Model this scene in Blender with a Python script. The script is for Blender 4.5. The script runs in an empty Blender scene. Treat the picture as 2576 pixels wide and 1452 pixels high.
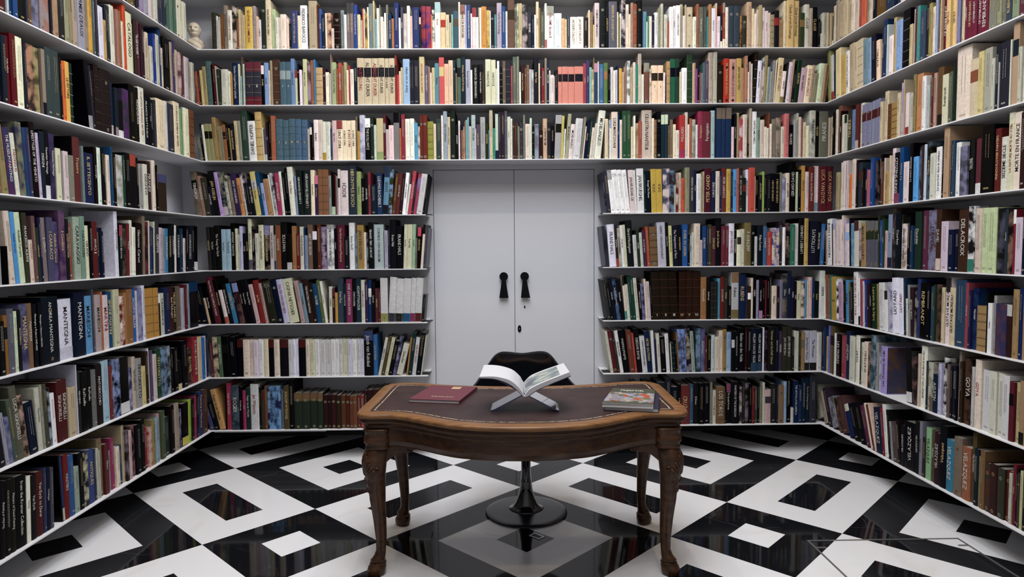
import bpy, bmesh, math, random, re
from mathutils import Vector, Matrix
random.seed(7)
S = 0.375                      # metres per shelf spacing
SC = bpy.context.scene
COL = SC.collection
# ---------------------------------------------------------------- camera
CAM = Vector((-0.1094*S, -12.3626*S, (3.9756-0.0505)*S))
YAW, PITCH, ROLL, FPX = 0.0162, 0.0594, -0.008, 1676.53
_f = Vector((math.sin(YAW)*math.cos(PITCH), math.cos(YAW)*math.cos(PITCH), -math.sin(PITCH)))
_r0 = Vector((math.cos(YAW), -math.sin(YAW), 0)); _u0 = _r0.cross(_f)
RT = _r0*math.cos(ROLL) + _u0*math.sin(ROLL); UP = -_r0*math.sin(ROLL) + _u0*math.cos(ROLL); FW = _f
cd = bpy.data.cameras.new('camera'); cam = bpy.data.objects.new('camera', cd); COL.objects.link(cam)
cd.sensor_width = 36.0; cd.lens = FPX/2576*36.0; cd.clip_start = 0.05
M = Matrix(((RT.x, UP.x, -FW.x, CAM.x), (RT.y, UP.y, -FW.y, CAM.y), (RT.z, UP.z, -FW.z, CAM.z), (0, 0, 0, 1)))
cam.matrix_world = M
SC.camera = cam
# ---------------------------------------------------------------- world, view, lights
w = bpy.data.worlds.new('world'); SC.world = w; w.use_nodes = True
w.node_tree.nodes['Background'].inputs[0].default_value = (0.6, 0.65, 0.75, 1)
w.node_tree.nodes['Background'].inputs[1].default_value = 0.0
SC.view_settings.view_transform = 'Standard'; SC.view_settings.look = 'None'
SC.view_settings.gamma = 1.0; SC.view_settings.use_curve_mapping = False
SC.view_settings.exposure = 0.0
SC.cycles.diffuse_bounces = 3; SC.cycles.max_bounces = 8
def light(name, kind, loc, energy, color, size=1.0, sizey=None, rot=(0, 0, 0), spread=None):
    l = bpy.data.lights.new(name, kind); l.energy = energy; l.color = color
    if kind == 'AREA':
        l.size = size
        if sizey: l.shape = 'RECTANGLE'; l.size_y = sizey
        else: l.shape = 'DISK'
        if spread: l.spread = spread
    o = bpy.data.objects.new(name, l); COL.objects.link(o); o.location = loc; o.rotation_euler = rot
    return o

light('ceiling_panel_light', 'AREA', (-0.08, -2.1, 4.2), 160, (0.80, 0.885, 1.0), 1.7, 3.0)
for _x in (-1.2, -0.4, 0.4, 1.2):
    for _y in (-0.6, -1.6, -2.8, -4.0):
        light('ceiling_downlight', 'AREA', (_x, _y, 4.215), 6.5, (1.0, 0.80, 0.58), 0.07)

# ---------------------------------------------------------------- helpers
def ray(px, py):
    return FW + RT*((px-1288)/FPX) - UP*((py-726)/FPX)
def at_plane(px, py, axis, val):
    d = ray(px, py); t = (val-CAM[axis])/d[axis]
    return CAM + d*t
def proj(p):
    d = p-CAM; z = d.dot(FW)
    return 1288+FPX*d.dot(RT)/z, 726-FPX*d.dot(UP)/z
def lin(c):
    return tuple((v/12.92 if v <= 0.04045 else ((v+0.055)/1.055)**2.4) for v in c)
def hexc(h):
    return lin(tuple(int(ch, 16)/15.0 for ch in h))
class MB:
    def __init__(s): s.v = []; s.f = []; s.m = []; s.a = []; s.b = []; s.mats = []
    def mi(s, m):
        if m not in s.mats: s.mats.append(m)
        return s.mats.index(m)
    def add(s, vs, fs, m=None, c=(1, 1, 1), c2=None, xf=None):
        o = len(s.v)
        if xf is not None: vs = [xf @ Vector(p) for p in vs]
        s.v.extend([tuple(p) for p in vs]); k = s.mi(m) if m else 0
        for f in fs:
            s.f.append(tuple(i+o for i in f)); s.m.append(k); s.a.append(c); s.b.append(c2 or c)
    def box(s, x0, x1, y0, y1, z0, z1, m=None, c=(1, 1, 1), c2=None, xf=None):
        vs = [(x0, y0, z0), (x1, y0, z0), (x1, y1, z0), (x0, y1, z0), (x0, y0, z1), (x1, y0, z1), (x1, y1, z1), (x0, y1, z1)]
        s.add(vs, [(0, 3, 2, 1), (4, 5, 6, 7), (0, 1, 5, 4), (1, 2, 6, 5), (2, 3, 7, 6), (3, 0, 4, 7)], m, c, c2, xf)
    def grid(s, rows, m=None, c=(1, 1, 1), closed=False, cap=False, xf=None, flip=False):
        n = len(rows[0]); vs = [p for r in rows for p in r]; fs = []
        for i in range(len(rows)-1):
            for j in range(n if closed else n-1):
                a, b = i*n+j, i*n+(j+1) % n
                q = (a, b, b+n, a+n)
                fs.append(q[::-1] if flip else q)
        if cap:
            a = tuple(range(n)); b = tuple(range((len(rows)-1)*n, len(rows)*n))
            fs.append(a if flip else a[::-1]); fs.append(b[::-1] if flip else b)
        s.add(vs, fs, m, c, None, xf)
    def build(s, name, parent=None, smooth=False, tint=False, bevel=0):
        me = bpy.data.meshes.new(name); me.from_pydata(s.v, [], s.f)
        for m in s.mats: me.materials.append(MAT[m])
        me.polygons.foreach_set('material_index', s.m)
        if smooth: me.polygons.foreach_set('use_smooth', [True]*len(s.f))
        if tint:
            for nm, arr in (('tint', s.a), ('tint2', s.b)):
                at = me.attributes.new(nm, 'FLOAT_COLOR', 'FACE')
                at.data.foreach_set('color', [x for c in arr for x in (c[0], c[1], c[2], 1.0)])
        me.update()
        o = bpy.data.objects.new(name, me); COL.objects.link(o)
        if parent: o.parent = parent
        if bevel:
            b = o.modifiers.new('bevel', 'BEVEL'); b.width = bevel; b.segments = 2; b.limit_method = 'ANGLE'
        return o
def tag(o, label=None, cat=None, group=None, kind=None):
    if label: o['label'] = label
    if cat: o['category'] = cat
    if group: o['group'] = group
    if kind: o['kind'] = kind
    return o
def empty(name, loc=(0, 0, 0), rz=0):
    o = bpy.data.objects.new(name, None); o.location = loc; o.rotation_euler = (0, 0, rz); o.empty_display_size = 0.1
    COL.objects.link(o); return o
def lathe(mb, prof, n=48, m=None, c=(1, 1, 1), xf=None):
    mb.grid([[(r*math.cos(2*math.pi*j/n), r*math.sin(2*math.pi*j/n), z) for j in range(n)] for r, z in prof], m, c, closed=True, cap=True, xf=xf)
# ---------------------------------------------------------------- materials (all procedural)
MAT = {}
def mat(name, col=(0.5, 0.5, 0.5), rough=0.5, **kw):
    m = bpy.data.materials.new(name); m.use_nodes = True; nt = m.node_tree; b = nt.nodes['Principled BSDF']
    b.inputs['Base Color'].default_value = (*col, 1); b.inputs['Roughness'].default_value = rough
    for k, v in kw.items():
        b.inputs[k.replace('_', ' ')].default_value = v
    MAT[name] = m
    return m, nt, b
def nd(nt, t, **kw):
    n = nt.nodes.new(t)
    for k, v in kw.items(): setattr(n, k, v)
    return n
def noise_mix(name, c1, c2, scale, lo=0.4, hi=0.6, stretch=(1, 1, 1), rough=0.5, detail=4, bump=0, **kw):
    m, nt, b = mat(name, c1, rough, **kw)
    tc = nd(nt, 'ShaderNodeTexCoord'); mp = nd(nt, 'ShaderNodeMapping'); mp.inputs['Scale'].default_value = stretch
    nz = nd(nt, 'ShaderNodeTexNoise'); nz.inputs['Scale'].default_value = scale; nz.inputs['Detail'].default_value = detail
    rp = nd(nt, 'ShaderNodeValToRGB'); rp.color_ramp.elements[0].position = lo; rp.color_ramp.elements[1].position = hi
    rp.color_ramp.elements[0].color = (*c1, 1); rp.color_ramp.elements[1].color = (*c2, 1)
    L = nt.links.new
    L(tc.outputs['Object'], mp.inputs[0]); L(mp.outputs[0], nz.inputs['Vector']); L(nz.outputs[0], rp.inputs[0]); L(rp.outputs[0], b.inputs['Base Color'])
    if bump:
        bp = nd(nt, 'ShaderNodeBump'); bp.inputs['Strength'].default_value = bump; bp.inputs['Distance'].default_value = 0.002
        L(nz.outputs[0], bp.inputs['Height']); L(bp.outputs[0], b.inputs['Normal'])
    return m, nt, b
def tint_mat(name, rough, art=False, var=0.12, spec=0.1):
    m, nt, b = mat(name, rough=rough); b.inputs['Specular IOR Level'].default_value = spec
    L = nt.links.new
    a = nd(nt, 'ShaderNodeAttribute', attribute_name='tint'); a2 = nd(nt, 'ShaderNodeAttribute', attribute_name='tint2')
    geo = nd(nt, 'ShaderNodeNewGeometry')
    nz = nd(nt, 'ShaderNodeTexNoise'); nz.inputs['Detail'].default_value = 5
    nz.inputs['Scale'].default_value = 20 if art else 60
    L(geo.outputs['Position'], nz.inputs['Vector'])
    mx = nd(nt, 'ShaderNodeMix', data_type='RGBA')
    L(a.outputs['Color'], mx.inputs[6]); L(a2.outputs['Color'], mx.inputs[7])
    if art:
        rp = nd(nt, 'ShaderNodeValToRGB'); rp.color_ramp.elements[0].position = 0.42; rp.color_ramp.elements[1].position = 0.6
        L(nz.outputs[0], rp.inputs[0]); L(rp.outputs[0], mx.inputs[0])
    else:
        mx.inputs[0].default_value = 0.0
    mr = nd(nt, 'ShaderNodeMapRange'); mr.inputs[3].default_value = 1-var; mr.inputs[4].default_value = 1+var
    mr.inputs[1].default_value = 0.3; mr.inputs[2].default_value = 0.7
    L(nz.outputs[0], mr.inputs[0])
    vm = nd(nt, 'ShaderNodeVectorMath', operation='SCALE'); L(mx.outputs[2], vm.inputs[0]); L(mr.outputs[0], vm.inputs['Scale'])
    L(vm.outputs[0], b.inputs['Base Color'])
tint_mat('book_cloth', 0.62)
tint_mat('book_jacket', 0.32, var=0.06)
tint_mat('book_art', 0.3, art=True)
tint_mat('book_paper', 0.8, var=0.15)
tint_mat('print', 0.5, var=0.02)
mat('white_paint', (0.57, 0.58, 0.62), 0.45)
mat('shelf_metal', (0.70, 0.70, 0.72), 0.35)
mat('wall_paint', (0.42, 0.42, 0.44), 0.6)
mat('dark_paint', (0.02, 0.02, 0.022), 0.6)  # shade of the recess under the shelving, put into the wall colour
mat('gap_dark', (0.01, 0.011, 0.014), 0.8)  # darkness inside the door gaps, given as a surface colour
mat('ceiling_paint', (0.6, 0.6, 0.6), 0.8)
mat('black_metal', (0.003, 0.0035, 0.005), 0.35, Specular_IOR_Level=0.12)
mat('steel', (0.45, 0.45, 0.44), 0.35, Metallic=0.9)
mat('black_gloss', (0.004, 0.005, 0.007), 0.045, Coat_Weight=0.6, Coat_Roughness=0.03)
mat('black_satin', (0.008, 0.009, 0.012), 0.22)
def marble(name, base, vein, rough, vs, lo, hi, spec=0.5):
    m, nt, b = mat(name, base, rough); L = nt.links.new; b.inputs['Specular IOR Level'].default_value = spec
    tc = nd(nt, 'ShaderNodeTexCoord'); n1 = nd(nt, 'ShaderNodeTexNoise'); n1.inputs['Scale'].default_value = 1.7; n1.inputs['Detail'].default_value = 6
    L(tc.outputs['Object'], n1.inputs['Vector'])
    ad = nd(nt, 'ShaderNodeVectorMath', operation='MULTIPLY_ADD'); ad.inputs[1].default_value = (0.55, 0.55, 0.55)
    L(n1.outputs['Color'], ad.inputs[0]); L(tc.outputs['Object'], ad.inputs[2])
    vo = nd(nt, 'ShaderNodeTexVoronoi', feature='DISTANCE_TO_EDGE'); vo.inputs['Scale'].default_value = vs
    L(ad.outputs[0], vo.inputs['Vector'])
    rp = nd(nt, 'ShaderNodeValToRGB'); rp.color_ramp.elements[0].position = lo; rp.color_ramp.elements[1].position = hi
    rp.color_ramp.elements[0].color = (*vein, 1); rp.color_ramp.elements[1].color = (*base, 1)
    L(vo.outputs['Distance'], rp.inputs[0])
    n2 = nd(nt, 'ShaderNodeTexNoise'); n2.inputs['Scale'].default_value = 3; L(tc.outputs['Object'], n2.inputs['Vector'])
    r2 = nd(nt, 'ShaderNodeValToRGB'); r2.color_ramp.elements[0].position = 0.5; r2.color_ramp.elements[1].position = 0.62
    L(n2.outputs[0], r2.inputs[0])
    mx = nd(nt, 'ShaderNodeMix', data_type='RGBA'); L(r2.outputs[0], mx.inputs[0]); mx.inputs[6].default_value = (*base, 1); L(rp.outputs[0], mx.inputs[7])
    L(mx.outputs[2], b.inputs['Base Color'])
marble('floor_black', (0.006, 0.0065, 0.008), (0.05, 0.05, 0.055), 0.05, 1.6, 0.0, 0.006, spec=0.24)
marble('floor_white', (0.70, 0.70, 0.715), (0.66, 0.655, 0.65), 0.16, 1.1, 0.0, 0.05, spec=0.35)
noise_mix('oak', (0.12, 0.052, 0.018), (0.21, 0.100, 0.038), 6, 0.35, 0.65, (1, 9, 9), 0.38, 6, bump=0.05, Specular_IOR_Level=0.3)
noise_mix('walnut', (0.030, 0.0115, 0.0042), (0.072, 0.029, 0.010), 7, 0.35, 0.65, (1, 8, 8), 0.3, 6, bump=0.04, Specular_IOR_Level=0.35)
noise_mix('leather', (0.022, 0.0105, 0.0105), (0.040, 0.021, 0.020), 9, 0.3, 0.7, (1, 1, 1), 0.5, 8, bump=0.15, Specular_IOR_Level=0.22)
noise_mix('gilt', (0.10, 0.06, 0.04), (0.55, 0.45, 0.28), 90, 0.4, 0.55, (1, 1, 1), 0.45, 2)
noise_mix('aged_marble', (0.42, 0.36, 0.27), (0.56, 0.50, 0.40), 22, 0.35, 0.65, (1, 1, 1), 0.55, 5, bump=0.2)
mat('maroon_cloth', (0.095, 0.014, 0.026), 0.6)
mat('page_white', (0.47, 0.47, 0.50), 0.6)
mat('gold_print', (0.55, 0.42, 0.22), 0.4)
mat('navy_cover', (0.01, 0.012, 0.035), 0.4)
m, nt, b = mat('acrylic', (0.80, 0.84, 0.93), 0.03); b.inputs['Transmission Weight'].default_value = 1.0; b.inputs['IOR'].default_value = 1.47
m, nt, b = mat('acrylic_edge', (0.08, 0.09, 0.35), 0.1); b.inputs['Transmission Weight'].default_value = 0.5
# ---------------------------------------------------------------- room dimensions (metres)
XL, XR, D = -5.5435*S, 5.9192*S, 0.706*S
TH = 0.006
def ztop(i): return (3.5897-i+3.9756)*S + 0.003
YF = -6.3                        # wall behind the camera
YS = -4.4                        # where the side shelves stop
CEIL = 4.25
REC = 0.62
# floor: plaid of 3-unit and 5-unit bands laid at 45 degrees
def floor():
    U = 0.5575*S; th = 0.7908; a0, b0 = -5.464*S, -5.7045*S; c, s = math.cos(th), math.sin(th)
    mb = MB()
    def band(k):
        k %= 8
        return (3, k) if k < 3 else (5, k-3)
    for i in range(-36, 44):
        for j in range(-36, 44):
            (ta, pa), (tb, pb) = band(i), band(j)
            ring = min(pa, ta-1-pa, pb, tb-1-pb)
            black = (ta == tb) ^ (ring % 2 == 1)
            q = []
            for di, dj in ((0, 0), (1, 0), (1, 1), (0, 1)):
                a, b = a0+(i+di)*U, b0+(j+dj)*U
                q.append((a*c-b*s, a*s+b*c, 0))
            cx = sum(p[0] for p in q)/4; cy = sum(p[1] for p in q)/4
            if XL-REC-0.3 < cx < XR+REC+0.3 and YF-0.3 < cy < REC+0.3:
                mb.add(q, [(0, 1, 2, 3)], 'floor_black' if black else 'floor_white')
    o = mb.build('floor'); tag(o, kind='structure')
floor()
def struct(name, mb): return tag(mb.build(name), kind='structure')
# rear wall around the double door
DX0, DX1, DXM, DZ, WZ = -0.528, 0.643, 0.059, 2.046, ztop(7)-0.01
g = 0.004
mb = MB(); P = 'white_paint'
mb.box(XL-D-0.02, DX0-g, D, D+0.03, WZ-0.02, CEIL, P); mb.box(DX1+g, XR+D+0.02, D, D+0.03, WZ-0.02, CEIL, P)
mb.box(DX0-g, DX1+g, D, D+0.03, DZ+g, CEIL, P)
struct('wall_rear', mb)
mb = MB(); mb.box(XL-REC, XR+REC, REC, REC+0.03, 0, WZ+0.1, 'dark_paint'); struct('baseboard_rear', mb)  # recess walls, coloured near-black to stand in for deep shade
mb = MB(); mb.box(XL-REC-0.03, XL-REC, YF, REC+0.03, 0, WZ+0.1, 'dark_paint'); struct('baseboard_left', mb)
mb = MB(); mb.box(XR+REC, XR+REC+0.03, YF, REC+0.03, 0, WZ+0.1, 'dark_paint'); struct('baseboard_right', mb)
mb = MB(); mb.box(XL-D-0.03, XL-D, YF, D+0.03, WZ-0.02, CEIL, P); struct('wall_left', mb)
mb = MB(); mb.box(XR+D, XR+D+0.03, YF, D+0.03, WZ-0.02, CEIL, P); struct('wall_right', mb)
mb = MB(); mb.box(XL-REC, XR+REC, YF-0.03, YF, 0, CEIL, P); struct('wall_front', mb)
mb = MB(); mb.box(XL-REC, XR+REC, YF, REC, CEIL, CEIL+0.03, 'ceiling_paint'); struct('ceiling', mb)
# soffits that close the recess under the shelving
mb = MB(); mb.box(XL-REC, DX0-g, D+0.03, REC, WZ-0.03, WZ-0.02, P); mb.box(DX1+g, XR+REC, D+0.03, REC, WZ-0.03, WZ-0.02, P)
struct('trim_1', mb)
mb = MB(); mb.box(XL-REC, XL-D-0.03, YF, D+0.03, WZ-0.03, WZ-0.02, P); struct('trim_2', mb)
mb = MB(); mb.box(XR+D+0.03, XR+REC, YF, D+0.03, WZ-0.03, WZ-0.02, P); struct('trim_3', mb)
# grey fascia under the bottom shelf, left part only
mb = MB(); mb.box(XL-0.02, -1.305, 0.09, 0.10, WZ-0.028, WZ-0.002, 'wall_paint'); struct('trim_4', mb)
# double door, flush with the wall
mb = MB(); mb.box(DX0-g, DX1+g, D+0.045, D+0.06, 0, DZ+g, 'gap_dark')  # added backing behind the leaves, painted near-black for the shade in the gaps
mb.box(DX0-g-0.02, DX0-g, D+0.03, D+0.06, 0, DZ+g, 'gap_dark'); mb.box(DX1+g, DX1+g+0.02, D+0.03, D+0.06, 0, DZ+g, 'gap_dark')
struct('trim_5', mb)
def keyhole(name, cx, zt, parent, skew=0.0):
    r = 0.0315; cz = zt-r; y0, y1 = -0.030, -0.022
    pts = []
    for k in range(29):
        a = math.radians(-62+304*k/28); pts.append((cx+r*math.cos(a), cz+r*math.sin(a)))
    pts += [(cx-0.034+skew, cz-0.158), (cx+0.034+skew, cz-0.158)]
    n = len(pts); mb = MB()
    vs = [(x, y0, z) for x, z in pts]+[(x, y1, z) for x, z in pts]
    fs = [tuple(range(n)), tuple(range(2*n-1, n-1, -1))]+[(i, (i+1) % n+0, (i+1) % n+n, i+n)[::-1] for i in range(n)]
    mb.add(vs, fs, 'black_metal')
    for z in (cz, cz-0.13): mb.box(cx-0.006, cx+0.006, y1, 0.0, z-0.006, z+0.006, 'black_metal')
    return mb.build(name, parent)
for n, (x0, x1, hx, sk) in enumerate(((DX0, DXM-0.0018, -0.022, 0), (DXM+0.0018, DX1, 0.131, 0.006)), 1):
    mb = MB(); mb.box(x0, x1, 0, 0.04, 0.012, DZ, P); mb.box(x0+0.01, x1-0.01, 0.041, 0.045, 0.0, DZ-0.01, 'gap_dark')
    d = mb.build('door_%d' % n); d.location = (0, D, 0); tag(d, kind='structure')
    h = keyhole('door_handle', hx, 1.302, d, sk); tag(h, 'black keyhole-shaped pull')
    if n == 2:
        mb = MB(); lathe(mb, [(0.0052, -0.002), (0.0052, 0.002)], 16, 'black_metal', xf=Matrix.Translation((0.131, -0.001, 1.044)) @ Matrix.Scale(2.0, 4, (0, 0, 1)) @ Matrix.Rotation(math.pi/2, 4, 'X'))
        mb.build('keyhole', d)
        mb = MB(); lathe(mb, [(0.0135, -0.003), (0.0135, 0.0), (0.011, 0.003)], 24, 'black_metal', xf=Matrix.Translation((0.0915, -0.003, 0.882)) @ Matrix.Scale(2.0, 4, (0, 0, 1)) @ Matrix.Rotation(math.pi/2, 4, 'X'))
        lk = mb.build('lock_plate', d)
        mb = MB(); lathe(mb, [(0.0045, -0.002), (0.0045, 0.004)], 16, 'steel', xf=Matrix.Translation((0.0915, -0.008, 0.882)) @ Matrix.Rotation(math.pi/2, 4, 'X'))
        mb.build('lock_cylinder', lk)
# ---------------------------------------------------------------- bookcases: thin white metal boards
GL, GR = -0.560, 0.672           # ends of the boards beside the door
bc = tag(empty('bookcase', (0, 0, 0)), 'white thin-boarded shelving on the rear wall, either side of and over the doors', 'bookcase', 'built-in white bookcases')
for i in range(-3, 8):
    zt = ztop(i)
    segs = [(XL-D+0.002, XR+D-0.002)] if i < 3 else [(XL-D+0.002, GL), (GR, XR+D-0.002)]
    for x0, x1 in segs:
        mb = MB(); mb.box(x0, x1, 0.0, D-0.001, zt-TH, zt, 'shelf_metal'); mb.build('shelf', bc)
for side, x0, x1, lab in (('l', XL-D+0.002, XL, 'white thin-boarded shelving along the left wall'), ('r', XR, XR+D-0.002, 'white thin-boarded shelving along the right wall')):
    b_ = tag(empty('bookcase', (0, 0, 0)), lab, 'bookcase', 'built-in white bookcases')
    for i in range(-3, 8):
        mb = MB(); mb.box(x0, x1, YS, -0.0005, ztop(i)-TH, ztop(i), 'shelf_metal'); mb.build('shelf', b_)
    mb = MB(); mb.box(x0, x1, YS-0.02, YS, ztop(7)-TH, CEIL-0.001, 'shelf_metal'); mb.build('end_panel', b_)
# black metal bookends beside the doors
def bookend(x, row, side, lab, lean=0.0, h=0.17, wall='rear'):
    t = 0.0022; mb = MB()
    mb.box(0, 0.075*side, -0.055, 0.055, 0, t, 'black_metal') if side > 0 else mb.box(-0.075, 0, -0.055, 0.055, 0, t, 'black_metal')
    M_ = Matrix.Shear('XY', 4, (0, 0)) if False else Matrix.Identity(4)
    M_[0][2] = lean
    mb.box(-t/2, t/2, -0.055, 0.055, 0, h, 'black_metal', xf=M_)
    o = mb.build('bookend'); o.location = (x, 0.085, ztop(row)+0.0005)
    return tag(o, lab, 'bookend', 'black bookends by the doors')
names = {3: 'fifth', 4: 'fourth', 5: 'third', 6: 'second'}
for row, xl_, ll, xr_, lr in ((3, -0.594, 0.02, 0.735, -0.1), (4, -0.612, 0.1, 0.735, -0.1), (5, -0.605, 0.13, 0.745, -0.1), (6, -0.625, 0.1, 0.750, -0.13)):
    bookend(xl_, row, 1, 'black metal bookend left of the doors, %s shelf up' % names[row], ll)
    bookend(xr_, row, -1, 'black metal bookend right of the doors, %s shelf up' % names[row], lr)
# ---------------------------------------------------------------- floor hatch trim
mb = MB(); hx0, hx1, hy0, hy1, hw = 1.478, 2.245, -1.412, -2.2, 0.010
mb.box(hx0, hx1, hy0, hy0+hw, 0, 0.003, 'steel'); mb.box(hx0, hx1, hy1-hw, hy1, 0, 0.003, 'steel')
mb.box(hx0, hx0+hw, hy1, hy0, 0, 0.003, 'steel'); mb.box(hx1-hw, hx1, hy1, hy0, 0, 0.003, 'steel')
for x, y in ((hx0+0.012, -1.49), (hx1-0.055, -1.49)): mb.box(x, x+0.045, y, y+0.012, 0, 0.003, 'steel')
tag(mb.build('floor_hatch_trim'), 'thin metal trim of a square floor hatch in the tiles', 'floor hatch')
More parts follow.
